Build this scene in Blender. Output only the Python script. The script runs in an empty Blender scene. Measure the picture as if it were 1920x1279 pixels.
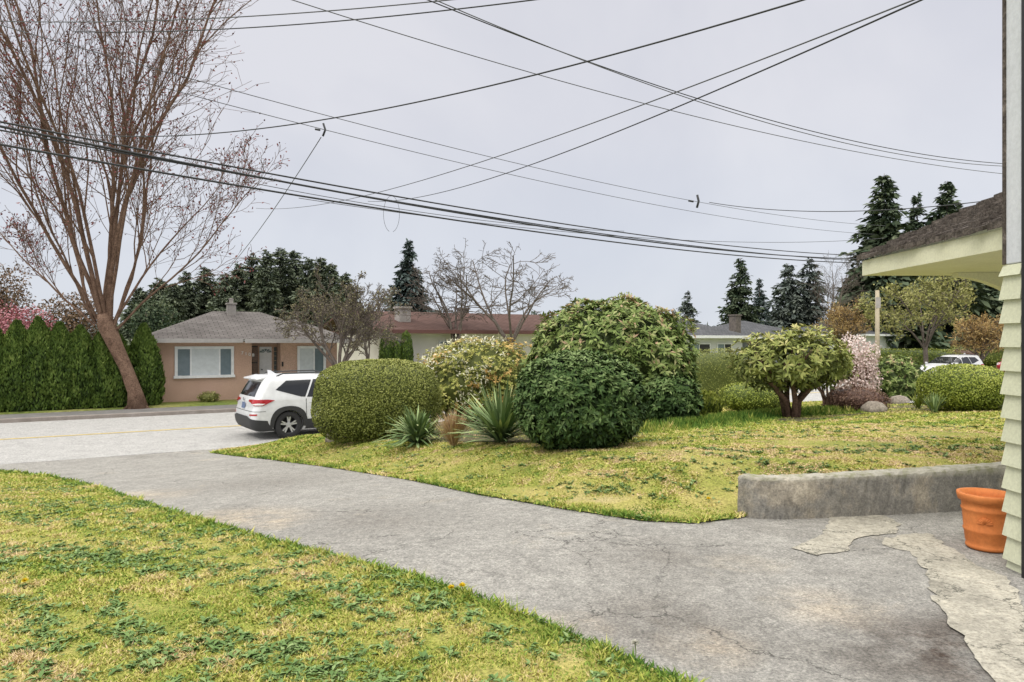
import bpy, bmesh, math, random
import numpy as np
from mathutils import Vector, Matrix, geometry

rng = np.random.default_rng(11)
C = bpy.context.scene.collection
F = 1300.0; CZ = 2.6; HOR = 640.0
D = np.array([0.866, 0.5]); NN = np.array([-0.5, 0.866])
R = math.radians

# ------------------------------------------------------------ tagging
def tag(o, label=None, cat=None, group=None, kind=None):
    if label: o['label'] = label
    if cat: o['category'] = cat
    if group: o['group'] = group
    if kind: o['kind'] = kind
    return o

def empty(name, loc, rz=0, label=None, cat=None, group=None):
    o = bpy.data.objects.new(name, None); C.objects.link(o)
    o.empty_display_size = 0.3
    o.location = loc; o.rotation_euler = (0, 0, rz)
    return tag(o, label, cat, group)

def mesh_obj(name, V, Fs, mat, parent=None, tint=None, smooth=False, loc=None, rz=0):
    me = bpy.data.meshes.new(name)
    V = np.asarray(V, dtype=np.float32)
    if isinstance(Fs, np.ndarray): Fs = [Fs]
    if len(Fs) and isinstance(Fs[0], np.ndarray):
        Fs = [f for f in Fs if len(f)]
        loops = np.concatenate([f.ravel() for f in Fs]).astype(np.int32)
        cnt = np.concatenate([np.full(len(f), f.shape[1]) for f in Fs])
        st = np.concatenate([[0], np.cumsum(cnt)[:-1]]).astype(np.int32)
        me.vertices.add(len(V)); me.vertices.foreach_set('co', V.ravel())
        me.loops.add(len(loops)); me.loops.foreach_set('vertex_index', loops)
        me.polygons.add(len(st)); me.polygons.foreach_set('loop_start', st)
        me.update(calc_edges=True)
    else:
        me.from_pydata([tuple(map(float, v)) for v in V], [], [tuple(int(i) for i in f) for f in Fs])
    if tint is not None:
        a = me.attributes.new('tint', 'FLOAT', 'POINT')
        a.data.foreach_set('value', np.asarray(tint, dtype=np.float32))
    if smooth:
        me.polygons.foreach_set('use_smooth', np.ones(len(me.polygons), dtype=bool))
    me.materials.append(mat)
    o = bpy.data.objects.new(name, me); C.objects.link(o)
    if parent is not None: o.parent = parent
    if loc is not None: o.location = loc
    o.rotation_euler = (0, 0, rz)
    return o

class G:
    def __init__(s): s.v = []; s.f = []
    def poly(s, pts):
        k = len(s.v); s.v += [tuple(p) for p in pts]; s.f.append(tuple(range(k, k+len(pts))))
    def box(s, x0, x1, y0, y1, z0, z1):
        k = len(s.v)
        s.v += [(x0,y0,z0),(x1,y0,z0),(x1,y1,z0),(x0,y1,z0),(x0,y0,z1),(x1,y0,z1),(x1,y1,z1),(x0,y1,z1)]
        s.f += [tuple(k+i for i in q) for q in ((0,3,2,1),(4,5,6,7),(0,1,5,4),(1,2,6,5),(2,3,7,6),(3,0,4,7))]
        return s
    def hexa(s, p):
        k = len(s.v); s.v += [tuple(q) for q in p]
        s.f += [tuple(k+i for i in q) for q in ((0,3,2,1),(4,5,6,7),(0,1,5,4),(1,2,6,5),(2,3,7,6),(3,0,4,7))]
        return s
    def tube(s, path, rad, n=6, cap=True):
        path = [Vector(p) for p in path]; m = len(path)
        if not hasattr(rad, '__len__'): rad = [rad]*m
        k = len(s.v)
        for i, p in enumerate(path):
            a = path[max(i-1,0)]; b = path[min(i+1,m-1)]
            t = (b-a).normalized()
            u = t.cross(Vector((0.31,0.95,0.02)))
            if u.length < .05: u = t.cross(Vector((1,0,0)))
            u.normalize(); w = t.cross(u)
            for j in range(n):
                an = 2*math.pi*j/n
                q = p + (u*math.cos(an)+w*math.sin(an))*rad[i]
                s.v.append((q.x,q.y,q.z))
        for i in range(m-1):
            for j in range(n):
                j2 = (j+1) % n
                s.f.append((k+i*n+j, k+i*n+j2, k+(i+1)*n+j2, k+(i+1)*n+j))
        if cap:
            s.f.append(tuple(k+j for j in range(n-1,-1,-1))); s.f.append(tuple(k+(m-1)*n+j for j in range(n)))
        return s
    def lathe(s, prof, n=24, axis='z', c=(0,0,0)):
        k = len(s.v); m = len(prof)
        for r, h in prof:
            for j in range(n):
                a = 2*math.pi*j/n
                if axis == 'z': s.v.append((c[0]+r*math.cos(a), c[1]+r*math.sin(a), c[2]+h))
                else: s.v.append((c[0]+r*math.cos(a), c[1]+h, c[2]+r*math.sin(a)))
        for i in range(m-1):
            for j in range(n):
                j2 = (j+1) % n
                s.f.append((k+i*n+j, k+i*n+j2, k+(i+1)*n+j2, k+(i+1)*n+j))
        return s
    def build(s, name, mat, parent=None, smooth=False, bevel=0, loc=None, rz=0):
        o = mesh_obj(name, s.v, s.f, mat, parent, smooth=smooth, loc=loc, rz=rz)
        if bevel:
            b = o.modifiers.new('Bevel', 'BEVEL'); b.width = bevel; b.segments = 2; b.limit_method = 'ANGLE'
        return o

# ------------------------------------------------------------ materials
def newmat(name):
    m = bpy.data.materials.new(name); m.use_nodes = True
    nt = m.node_tree; b = nt.nodes['Principled BSDF']
    return m, nt, b
def nd(nt, t, **kw):
    n = nt.nodes.new(t)
    for k, v in kw.items():
        if k in n.inputs: n.inputs[k].default_value = v
        else: setattr(n, k, v)
    return n
def ramp(nt, fac, stops):
    r = nt.nodes.new('ShaderNodeValToRGB'); e = r.color_ramp.elements
    while len(e) < len(stops): e.new(0.5)
    for el, (p, c) in zip(e, stops): el.position = p; el.color = (c[0], c[1], c[2], 1)
    if fac is not None: nt.links.new(fac, r.inputs[0])
    return r
def noise(nt, vec, scale, detail=4, rough=.6, dist=0):
    n = nd(nt, 'ShaderNodeTexNoise', Scale=scale, Detail=detail, Roughness=rough, Distortion=dist)
    nt.links.new(vec, n.inputs['Vector']); return n.outputs[0]
def mixc(nt, fac, a, b, mode='MIX'):
    m = nt.nodes.new('ShaderNodeMix'); m.data_type = 'RGBA'; m.blend_type = mode
    for s, v in ((0, fac), (6, a), (7, b)):
        if hasattr(v, 'is_linked'): nt.links.new(v, m.inputs[s])
        elif s == 0: m.inputs[0].default_value = v
        else: m.inputs[s].default_value = (v[0], v[1], v[2], 1)
    return m.outputs[2]
def rmap(nt, v, a, b, c=0., d=1.):
    m = nd(nt, 'ShaderNodeMapRange'); nt.links.new(v, m.inputs[0])
    for i, x in enumerate((a,b,c,d)): m.inputs[i+1].default_value = x
    return m.outputs[0]
def mul(nt, a, b):
    m = nd(nt, 'ShaderNodeMath', operation='MULTIPLY'); nt.links.new(a, m.inputs[0])
    if hasattr(b, 'is_linked'): nt.links.new(b, m.inputs[1])
    else: m.inputs[1].default_value = b
    return m.outputs[0]
def bump(nt, b, h, strength, dist=.02):
    n = nd(nt, 'ShaderNodeBump', Strength=strength, Distance=dist)
    nt.links.new(h, n.inputs['Height']); nt.links.new(n.outputs[0], b.inputs['Normal'])
def cracks(nt, tc, scale, width, warp, lo, hi, seed=0.):
    wv = nd(nt, 'ShaderNodeTexNoise', Scale=1.7+seed, Detail=6, Roughness=.68); nt.links.new(tc, wv.inputs['Vector'])
    va = nd(nt, 'ShaderNodeVectorMath', operation='SCALE'); va.inputs['Scale'].default_value = warp
    nt.links.new(wv.outputs['Color'], va.inputs[0])
    vb = nd(nt, 'ShaderNodeVectorMath', operation='ADD'); nt.links.new(tc, vb.inputs[0]); nt.links.new(va.outputs[0], vb.inputs[1])
    vo = nd(nt, 'ShaderNodeTexVoronoi', feature='DISTANCE_TO_EDGE', Scale=scale); nt.links.new(vb.outputs[0], vo.inputs['Vector'])
    ck = rmap(nt, vo.outputs['Distance'], width*.3, width, 1, 0)
    mk = rmap(nt, noise(nt, tc, .9+seed, 3), lo, hi, 0, 1)
    return mul(nt, ck, mk)

def nmat(name, stops, scale=3, rough=.8, bmp=.2, fine=40, fineamt=.25, spec=.3):
    m, nt, b = newmat(name)
    tc = nd(nt, 'ShaderNodeTexCoord').outputs['Object']
    n1 = noise(nt, tc, scale, 5); n2 = noise(nt, tc, fine, 3)
    c = ramp(nt, n1, stops).outputs[0]
    f = ramp(nt, n2, [(.3,(1-fineamt,)*3),(.7,(1+fineamt*.5,)*3)]).outputs[0]
    nt.links.new(mixc(nt, 1.0, c, f, 'MULTIPLY'), b.inputs['Base Color'])
    b.inputs['Roughness'].default_value = rough
    b.inputs['Specular IOR Level'].default_value = spec
    if bmp: bump(nt, b, n2, bmp)
    return m
def flat(name, col, rough=.5, metal=0, spec=.5, coat=0):
    m, nt, b = newmat(name)
    tc = nd(nt, 'ShaderNodeTexCoord').outputs['Object']
    n = noise(nt, tc, 6, 3)
    v = ramp(nt, n, [(.3, [x*.9 for x in col]), (.7, [min(1,x*1.06) for x in col])]).outputs[0]
    nt.links.new(v, b.inputs['Base Color'])
    b.inputs['Roughness'].default_value = rough; b.inputs['Metallic'].default_value = metal
    b.inputs['Specular IOR Level'].default_value = spec; b.inputs['Coat Weight'].default_value = coat
    return m
def leafmat(name, stops, trans=0., rough=.55, spec=.25, k=1.):
    m, nt, b = newmat(name)
    stops = [(p, tuple(min(.85, x*k) for x in c)) for p, c in stops]
    a = nd(nt, 'ShaderNodeAttribute', attribute_name='tint')
    c = ramp(nt, a.outputs['Fac'], stops).outputs[0]
    nt.links.new(c, b.inputs['Base Color']); b.inputs['Roughness'].default_value = rough
    b.inputs['Specular IOR Level'].default_value = spec
    if trans:
        t = nd(nt, 'ShaderNodeBsdfTranslucent'); nt.links.new(c, t.inputs[0])
        mx = nd(nt, 'ShaderNodeMixShader'); mx.inputs[0].default_value = trans
        nt.links.new(b.outputs[0], mx.inputs[1]); nt.links.new(t.outputs[0], mx.inputs[2])
        nt.links.new(mx.outputs[0], nt.nodes['Material Output'].inputs[0])
    return m

# ------------------------------------------------------------ terrain
def S(x): x = np.clip(x, 0, 1); return x*x*(3-2*x)
def T(x, y):
    t = -0.5*x + .866*y
    u = np.clip((t-4)/14, 0, 1)
    z = 1.1*(1-(.55*u+.45*S(u)))
    return np.where(t > 28.75, .15, z)
def ray_ground(px, py, fn):
    Y = np.arange(2.4, 90, .01)
    x = (px-960)/F*Y; z = CZ-(py-HOR)/F*Y
    i = np.argmax(z <= fn(x, Y))
    return np.array([x[i], Y[i]])

# asphalt
def asphalt(name, base, crack=True, stains=True, spots=()):
    m, nt, b = newmat(name)
    tc = nd(nt, 'ShaderNodeTexCoord').outputs['Object']
    big = noise(nt, tc, .55, 6, .62, .6); mid = noise(nt, tc, 2.6, 7, .72); fine = noise(nt, tc, 60, 5, .85); grit = noise(nt, tc, 16, 5, .8); chip = noise(nt, tc, 28, 3, .9)
    c = ramp(nt, mid, [(.3,[x*.82 for x in base]),(.5,base),(.7,[x*1.14 for x in base])]).outputs[0]
    sp = ramp(nt, fine, [(.32,(.36,.36,.36)),(.5,(1,1,1)),(.68,(1.7,1.67,1.62))]).outputs[0]
    c = mixc(nt, .95, c, sp, 'MULTIPLY')
    c = mixc(nt, .95, c, ramp(nt, grit, [(.32,(.66,.66,.66)),(.68,(1.3,1.29,1.27))]).outputs[0], 'MULTIPLY')
    if stains:
        c = mixc(nt, rmap(nt, big, .54, .70, 0, .45), c, mixc(nt, 1., c, (.60,.59,.58), 'MULTIPLY'))
        sand = noise(nt, tc, .9, 5, .7, .3)
        c = mixc(nt, rmap(nt, sand, .59, .74, 0, .6), c, mixc(nt, 1., c, (1.45,1.33,1.15), 'MULTIPLY'))
    for (px, py, rad, amt, col) in spots:
        w = ray_ground(px, py, T); z = float(T(w[0], w[1]))
        v = nd(nt, 'ShaderNodeVectorMath', operation='DISTANCE'); nt.links.new(tc, v.inputs[0]); v.inputs[1].default_value = (w[0], w[1], z)
        fall = rmap(nt, v.outputs['Value'], rad*.1, rad, 1, 0)
        c = mixc(nt, mul(nt, mul(nt, fall, rmap(nt, mid, .40, .56, .25, 1)), amt), c, mixc(nt, 1., c, col, 'MULTIPLY'))
    if crack:
        c = mixc(nt, mul(nt, cracks(nt, tc, .5, .0045, .6, .40, .52), .85), c, (.08,.076,.07))
        c = mixc(nt, mul(nt, cracks(nt, tc, 1.5, .009, .5, .54, .64, .7), .7), c, (.13,.125,.115))
        c = mixc(nt, rmap(nt, chip, .70, .76, 0, .7), c, (.50,.48,.44))
    nt.links.new(c, b.inputs['Base Color']); b.inputs['Roughness'].default_value = .9
    b.inputs['Specular IOR Level'].default_value = .15
    bump(nt, b, fine, .7, .012)
    return m

M = {}
dk = (.42,.39,.37); sd_ = (1.6,1.35,1.05)
M['driveway'] = asphalt('driveway_asphalt', (.305,.297,.278), spots=((1240,1165,.60,.8,dk),(1790,1225,.65,1.,(.20,.15,.13)),(1850,1180,.35,.9,(.22,.17,.15)),(1600,1240,.5,.45,dk),(1250,1045,.8,.5,dk),(700,975,1.2,.5,dk),(500,905,1.5,.5,dk),
   (1060,1180,.28,.7,sd_),(1330,1215,.3,.5,sd_),(430,975,.9,.6,sd_),(230,935,1.0,.5,sd_),(1545,1140,.4,.4,sd_)))
M['road'] = asphalt('road_asphalt', (.40,.397,.39), crack=False, stains=False)
M['sidewalk'] = nmat('sidewalk_asphalt', [(.3,(.15,.145,.14)),(.7,(.22,.21,.20))], 2, .9, .2, 60)
M['kerb'] = nmat('kerb_concrete', [(.3,(.22,.19,.165)),(.7,(.36,.32,.29))], 2, .9, .2, 60)
def concmat(name, stops):
    m, nt, b = newmat(name)
    tc = nd(nt, 'ShaderNodeTexCoord').outputs['Object']
    n1 = noise(nt, tc, 3.2, 8, .75); n2 = noise(nt, tc, 45, 5, .8); n3 = noise(nt, tc, 14, 5, .8)
    c = ramp(nt, n1, stops).outputs[0]
    c = mixc(nt, 1., c, ramp(nt, n2, [(.32,(.55,.54,.52)),(.5,(1,1,1)),(.7,(1.3,1.29,1.25))]).outputs[0], 'MULTIPLY')
    c = mixc(nt, 1., c, ramp(nt, n3, [(.32,(.7,.69,.66)),(.68,(1.2,1.19,1.15))]).outputs[0], 'MULTIPLY')
    moss = noise(nt, tc, 4.1, 6, .75)
    c = mixc(nt, rmap(nt, moss, .58, .72, 0, .6), c, (.20,.185,.14))
    c = mixc(nt, mul(nt, cracks(nt, tc, 1.5, .016, .8, .30, .45, .3), .9), c, (.085,.083,.066))
    c = mixc(nt, mul(nt, cracks(nt, tc, 4.5, .02, .4, .52, .62, .9), .7), c, (.13,.126,.105))
    nt.links.new(c, b.inputs['Base Color']); b.inputs['Roughness'].default_value = .95; bump(nt, b, n3, .9, .02)
    return m
M['concrete'] = concmat('old_concrete', [(.3,(.25,.237,.205)),(.5,(.40,.38,.33)),(.7,(.52,.49,.42))])
M['yellow'] = nmat('yellow_paint', [(.3,(.48,.38,.16)),(.7,(.62,.47,.15))], 3, .8, 0)
M['lawn'] = nmat('lawn_moss', [(.25,(.15,.185,.04)),(.45,(.28,.29,.07)),(.60,(.40,.35,.12)),(.78,(.44,.36,.20))], 1.3, .95, .6, 45, .5, .1)
M['ground'] = nmat('far_ground', [(.3,(.13,.18,.045)),(.5,(.20,.23,.06)),(.7,(.27,.25,.10))], .4, .95, .2, 8, .4, .1)
M['soil'] = nmat('bed_soil', [(.3,(.07,.065,.035)),(.6,(.13,.12,.07)),(.8,(.20,.17,.11))], 4, .95, .8, 30, .5, .1)
GR = [(0,(.06,.13,.022)),(.28,(.165,.25,.045)),(.52,(.34,.365,.075)),(.72,(.48,.43,.145)),(.88,(.53,.42,.22)),(1,(.52,.39,.25))]
M['grass'] = leafmat('grass_blades', GR, 0, .8, .1, 1.10)
M['weed'] = leafmat('weed_leaves', [(0,(.07,.14,.04)),(.6,(.17,.26,.085)),(1,(.31,.39,.18))], 0, .6, .15)
M['white_paint'] = flat('white_trim', (.80,.81,.82), .5)
M['glass'] = flat('window_glass', (.16,.21,.24), .12, 0, .6)
M['blind'] = flat('window_blind', (.62,.66,.68), .35)
M['dark'] = flat('dark_opening', (.03,.03,.033), .6)
M['bark'] = nmat('bark', [(.3,(.13,.10,.08)),(.7,(.26,.21,.17))], 6, .9, .6, 30, .4, .1)
M['bark_red'] = nmat('bark_warm', [(.3,(.115,.070,.050)),(.7,(.245,.16,.115))], 4, .9, .6, 25, .5, .1)
M['bark_far'] = nmat('bark_grey', [(.3,(.12,.10,.085)),(.7,(.22,.185,.16))], 6, .9, .3, 30, .4, .1)
M['wire'] = flat('wire_black', (.028,.03,.033), .6)
M['wire_thin'] = flat('wire_grey', (.085,.088,.095), .6)

EDGE_L = np.array([ray_ground(a, b, T) for a, b in ((0,885),(90,893),(180,915),(300,955),(400,985),(560,1030),(740,1075),(870,1115),(1000,1165),(1150,1230),(1270,1279))])
EDGE_R = np.array([ray_ground(a, b, T) for a, b in ((395,850),(500,862),(600,875),(760,900),(900,930),(1050,955),(1200,978),(1300,983),(1392,972))])
def dpoly(x, y, pts):
    x = np.asarray(x, float); y = np.asarray(y, float); best = np.full(x.shape, 1e9)
    for a, b in zip(pts[:-1], pts[1:]):
        ab = b-a; L = ab@ab
        u = np.clip(((x-a[0])*ab[0]+(y-a[1])*ab[1])/L, 0, 1)
        best = np.minimum(best, np.hypot(x-a[0]-u*ab[0], y-a[1]-u*ab[1]))
    return best
def Tr(x, y):
    t = -0.5*np.asarray(x)+.866*np.asarray(y)
    d = dpoly(x, y, EDGE_R)
    right = (t < 17.9)
    return T(x, y) + np.where(right, .34*S(d/1.6)*S((18.2-t)/2.5), 0)
def gr(px, py): return ray_ground(px, py, Tr)
def P(px, py, Y): return ((px-960)/F*Y, Y, CZ-(py-HOR)/F*Y)
def s_at(px, t):
    r = (px-960)/F
    return t*(.5+.866*r)/(.866-.5*r)
def st(s, t): return D*s+NN*t
def z_at(py, px, t):
    s = s_at(px, t); Y = .5*s+.866*t
    return CZ-(py-HOR)/F*Y

def inside(x, y, poly):
    c = np.zeros(x.shape, bool); n = len(poly); j = n-1
    for i in range(n):
        xi, yi = poly[i]; xj, yj = poly[j]
        if yi != yj:
            c ^= ((yi > y) != (yj > y)) & (x < (xj-xi)*(y-yi)/(yj-yi)+xi)
        j = i
    return c
def cdt(poly, step, jit=.3, ragged=0.):
    poly = np.asarray(poly, float); B = []
    r = np.random.default_rng(3)
    for i in range(len(poly)):
        a = poly[i]; b = poly[(i+1) % len(poly)]
        k = max(1, int(np.hypot(*(b-a))/step))
        for q in range(k): B.append(a+(b-a)*q/k+(r.normal(0,ragged,2) if ragged else 0))
    B = np.array(B)
    if ragged: poly = B
    x0, y0 = poly.min(0); x1, y1 = poly.max(0)
    gx, gy = np.meshgrid(np.arange(x0, x1, step), np.arange(y0, y1, step))
    gx = gx.ravel()+r.uniform(-jit, jit, gx.size)*step; gy = gy.ravel()+r.uniform(-jit, jit, gy.size)*step
    k = inside(gx, gy, poly)
    gx, gy = gx[k], gy[k]
    k = dpoly(gx, gy, np.vstack([poly, poly[:1]])) > step*.35
    gx, gy = gx[k], gy[k]
    vs = [Vector((float(a), float(b))) for a, b in B] + [Vector((float(a), float(b))) for a, b in zip(gx, gy)]
    o = geometry.delaunay_2d_cdt(vs, [], [list(range(len(B)))], 1, 1e-6)
    return np.array([(v.x, v.y) for v in o[0]]), [list(f) for f in o[2]]
def pn(p, seed=0, oct=3):
    r = np.random.default_rng(seed); out = np.zeros(len(p)); amp = 1; tot = 0; fr = 1
    for o in range(oct):
        for k in range(3):
            kv = r.normal(size=3)*fr*1.6
            out += amp*np.sin(p@kv + r.uniform(0, 6.28)); tot += amp*.7
        amp *= .55; fr *= 2.1
    return np.clip(out/tot*1.2, -1, 1)
def sheet(name, poly, zf, step, mat, off=0, rough=0, ragged=0.):
    V, Fc = cdt(poly, step, .3, ragged)
    z = zf(V[:,0], V[:,1])+off
    if rough: z = z + rough*pn(np.c_[V, V[:,0]*0]*1.7, 5)
    o = mesh_obj(name, np.c_[V, z], Fc, mat, smooth=True)
    return tag(o, kind='structure')

# ------------------------------------------------------------ setting
xs = np.unique(np.r_[np.linspace(-600,-60,12), np.linspace(-60,60,121), np.linspace(60,600,12)])
ys = np.unique(np.r_[np.linspace(-20,60,81), np.linspace(60,900,18)])
X, Yg = np.meshgrid(xs, ys); tt = -0.5*X+.866*Yg
Z = np.where(tt > 28.7, .15, T(X, Yg)-.3)
nx, ny = len(xs), len(ys); idx = np.arange(nx*ny).reshape(ny, nx)
quads = np.stack([idx[:-1,:-1].ravel(), idx[:-1,1:].ravel(), idx[1:,1:].ravel(), idx[1:,:-1].ravel()], 1)
tag(mesh_obj('ground', np.c_[X.ravel(), Yg.ravel(), Z.ravel()], quads, M['ground']), kind='structure')

lawnL = [tuple(p) for p in EDGE_L]+[(1.35,2.45),(2.1,1.4),(2.4,-.6),(-17,-.6),(-17,8.2)]
WALL = np.array([(2.03,6.06),(2.10,5.97),(2.28,5.93),(2.7,5.98),(3.5,6.12),(4.5,6.32),(5.6,6.65)])
lawnR = [tuple(p) for p in EDGE_R]+[(p[0],p[1]+.09) for p in WALL[1:]]+[(14,9),(32,17),tuple(st(50,17.9)),tuple(st(20,17.9)),tuple(st(4,17.9)),tuple(st(2.2,17.6))]
drive = [tuple(st(-14,18.3)),(-14,0.5),(5.6,-.4),(5.6,6.5),(3.5,6.1),(2.0,5.95)]+[(p[0]+.05,p[1]+.25) for p in EDGE_R[::-1]]+[tuple(st(3,18.0)),tuple(st(3,18.3))]
sheet('driveway', drive, T, .4, M['driveway'], 0)
sheet('lawn', lawnL, T, .3, M['lawn'], .014, .006)
sheet('lawn', lawnR, Tr, .35, M['lawn'], .014, .006)
def strip(name, s0, s1, t0, t1, z, mat, k=60):
    V = []; Fc = []
    for i in range(k+1):
        s = s0+(s1-s0)*i/k
        a = st(s, t0); b = st(s, t1); V += [(a[0],a[1],z),(b[0],b[1],z)]
    for i in range(k): Fc.append((2*i, 2*i+2, 2*i+3, 2*i+1))
    return tag(mesh_obj(name, V, Fc, mat), kind='structure')
strip('road', -80, 200, 18.0, 27.0, .006, M['road'])
strip('road_marking', -80, 60, 22.45, 22.62, .012, M['yellow'])
def kerbbox(name, s0, s1, t0, t1, z0, z1, mat):
    p = [st(s0,t0), st(s1,t0), st(s1,t1), st(s0,t1)]
    g = G(); g.hexa([(q[0],q[1],z0) for q in p]+[(q[0],q[1],z1) for q in p])
    return tag(g.build(name, mat, bevel=.02), kind='structure')
kerbbox('kerb', -80, 200, 27.0, 27.18, -.2, .135, M['kerb'])
kerbbox('sidewalk', -80, 200, 27.183, 28.8, -.2, .125, M['sidewalk'])
bed = [tuple(gr(a,b)) for a, b in ((612,822),(720,827),(800,829),(880,832),(980,833),(1080,838),(1180,826),(1300,795),(1330,776),(1200,772),(900,788),(700,800))]
sheet('planting_bed', bed, Tr, .25, M['soil'], .024, .008, .04)
bed2 = [tuple(gr(a,b)) for a, b in ((1400,790),(1500,794),(1640,777),(1800,774),(1800,766),(1640,760),(1420,770))]
sheet('planting_bed', bed2, Tr, .4, M['soil'], .03, .02)
side = [tuple(gr(a,b)) for a, b in ((1600,757),(1960,771),(1960,738),(1700,728))]
sheet('side_street', side, Tr, .8, M['road'], .06)
# broken concrete at the right
cp = [tuple(ray_ground(a,b,T)) for a, b in ((1555,966),(1650,964),(1690,985),(1680,1002),(1610,1008),(1585,1035),(1530,1043),(1485,1030),(1545,1005))]
sheet('concrete_patch', cp, T, .05, M['concrete'], .006, .002, .010)
sheet('concrete_path', [tuple(ray_ground(a,b,T)) for a, b in ((1645,1022),(1690,1004),(1740,1002),(1790,1032),(1830,1062),(1893,1085),(1905,1118),(1925,1160),(1990,1200),(2150,1420),(1930,1420),(1870,1290),(1815,1215),(1775,1160),(1745,1110),(1735,1070),(1700,1035))], T, .05, M['concrete'], .007, .005, .013)

# ------------------------------------------------------------ grass
def blades(name, poly, zf, n, kmax, h0, mat, excl=(), seed=1, maxd=40, lush=None, off=.010, bias=0., bare=None):
    r = np.random.default_rng(seed); poly = np.asarray(poly)
    x0, y0 = poly.min(0); x1, y1 = poly.max(0); px = []; py = []; tot = 0
    while tot < n:
        x = r.uniform(x0, x1, 400000); y = r.uniform(max(y0,1.2), min(y1,maxd), 400000)
        dist = np.hypot(x, y)
        k = (np.abs(x) < .85*y+.8) & (r.random(x.size) < np.minimum(1, (kmax/dist)**1.5))
        x, y = x[k], y[k]
        k = inside(x, y, poly)
        for e in excl: k &= ~inside(x, y, np.asarray(e)) | (r.random(x.size) < .25)
        px.append(x[k]); py.append(y[k]); tot += k.sum()
    x = np.concatenate(px)[:n]; y = np.concatenate(py)[:n]
    x = x+r.normal(0,.022,n); y = y+r.normal(0,.022,n)
    dist = np.hypot(x, y); z = zf(x, y)+off
    p3 = np.c_[x, y, x*0]
    pat = pn(p3*1.1, 3, 4); pat2 = pn(p3*5, 8, 3); pat3 = pn(p3*14, 9, 3); pat4 = pn(p3*2.4, 19, 3)
    tint = .52+bias+.22*pat+.17*pat2+.15*pat3+.16*pat4+r.normal(0,.14,n)
    h = h0*(1+.45*pat2+.5*pat3+r.normal(0,.3,n))*(1+.05*dist)
    if bare is not None:
        bf = np.clip(bare(x, y)*(1.1+.7*pat2+.5*pat3), 0, 1); tint += .42*bf; h *= 1-.6*bf
    if lush is not None:
        lv = lush(x, y); h *= 1+1.6*lv; tint = tint-.4*np.minimum(lv,1)
    tint = np.clip(tint, 0, 1); h = np.clip(h, .005, .2)
    w = (.0026+.0011*dist)*r.uniform(.6,1.4,n)
    a = r.uniform(0, 6.283, n); lean = r.uniform(.2, 1.9, n); la = r.uniform(0, 6.283, n)
    if lush is not None: lean = np.where(lv > 1, lean*.4, lean)
    V = np.empty((n,3,3)); V[:,0] = np.c_[x-np.cos(a)*w, y-np.sin(a)*w, z]; V[:,1] = np.c_[x+np.cos(a)*w, y+np.sin(a)*w, z]
    V[:,2] = np.c_[x+np.cos(la)*h*lean, y+np.sin(la)*h*lean, z+h]
    tv = np.repeat(tint, 3); tv[0::3] -= .08; tv[1::3] -= .08
    o = mesh_obj(name, V.reshape(-1,3), np.arange(3*n).reshape(n,3), mat, tint=np.clip(tv,0,1))
    return tag(o, kind='stuff')
def barefield(pts):
    P_ = [(gr(a,b), r_, k_) for a, b, r_, k_ in pts]
    def fn(x, y):
        o = np.zeros(x.shape)
        for p, r_, k_ in P_: o = np.maximum(o, k_*np.exp(-((x-p[0])**2+((y-p[1])*.8)**2)/r_**2))
        return o
    return fn
eL = np.asarray(EDGE_L)
tag(blades('grass', lawnL, T, 380000, 3.2, .011, M['grass'], seed=1, bias=.02, lush=lambda x,y: .9*np.exp(-dpoly(x,y,eL)/.10)), 'mossy yellow green lawn on the near left', 'grass')
lushpt = np.array([gr(1190,812), gr(1330,798), gr(1420,786), gr(1570,776)])
tag(blades('grass', lawnR, Tr, 360000, 6, .012, M['grass'], excl=(bed,), seed=2, maxd=24, bias=.04,
   bare=barefield(((1360,862,.9,1.),(1260,905,.5,.6),(1560,835,1.1,.8),(1750,815,1.3,.8),(1690,850,.8,.7),(1000,900,.7,.6),(800,868,1.0,.65),(1130,870,.6,.7),(1850,850,.7,.6),(640,855,.8,.6),(1480,880,.5,.7))),
   lush=lambda x,y: 4.5*np.exp(-(dpoly(x,y,lushpt)/.55)**2)+.7*np.exp(-dpoly(x,y,EDGE_R)/.25)), 'patchy lawn beyond the driveway around the shrubs', 'grass')

def leafset(Pb, A, L, W, tint, r, bend=.12, N=None):
    n = len(Pb); L = np.broadcast_to(np.asarray(L, float), (n,)); W = np.broadcast_to(np.asarray(W, float), (n,))
    ref = r.normal(size=(n,3)) if N is None else N
    sd = np.cross(A, ref); sd /= np.linalg.norm(sd, axis=1, keepdims=True)+1e-9
    up = np.cross(sd, A)
    V = np.empty((n,4,3))
    V[:,0] = Pb; V[:,2] = Pb+A*L[:,None]-up*(bend*L)[:,None]
    mid = Pb+A*(L*.5)[:,None]
    V[:,1] = mid+sd*(W/2)[:,None]+up*(bend*.4*L)[:,None]; V[:,3] = mid-sd*(W/2)[:,None]+up*(bend*.4*L)[:,None]
    return V.reshape(-1,3), np.arange(4*n).reshape(n,4), np.repeat(np.clip(tint,0,1), 4)
def unit(a): return a/(np.linalg.norm(a, axis=1, keepdims=True)+1e-9)

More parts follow.
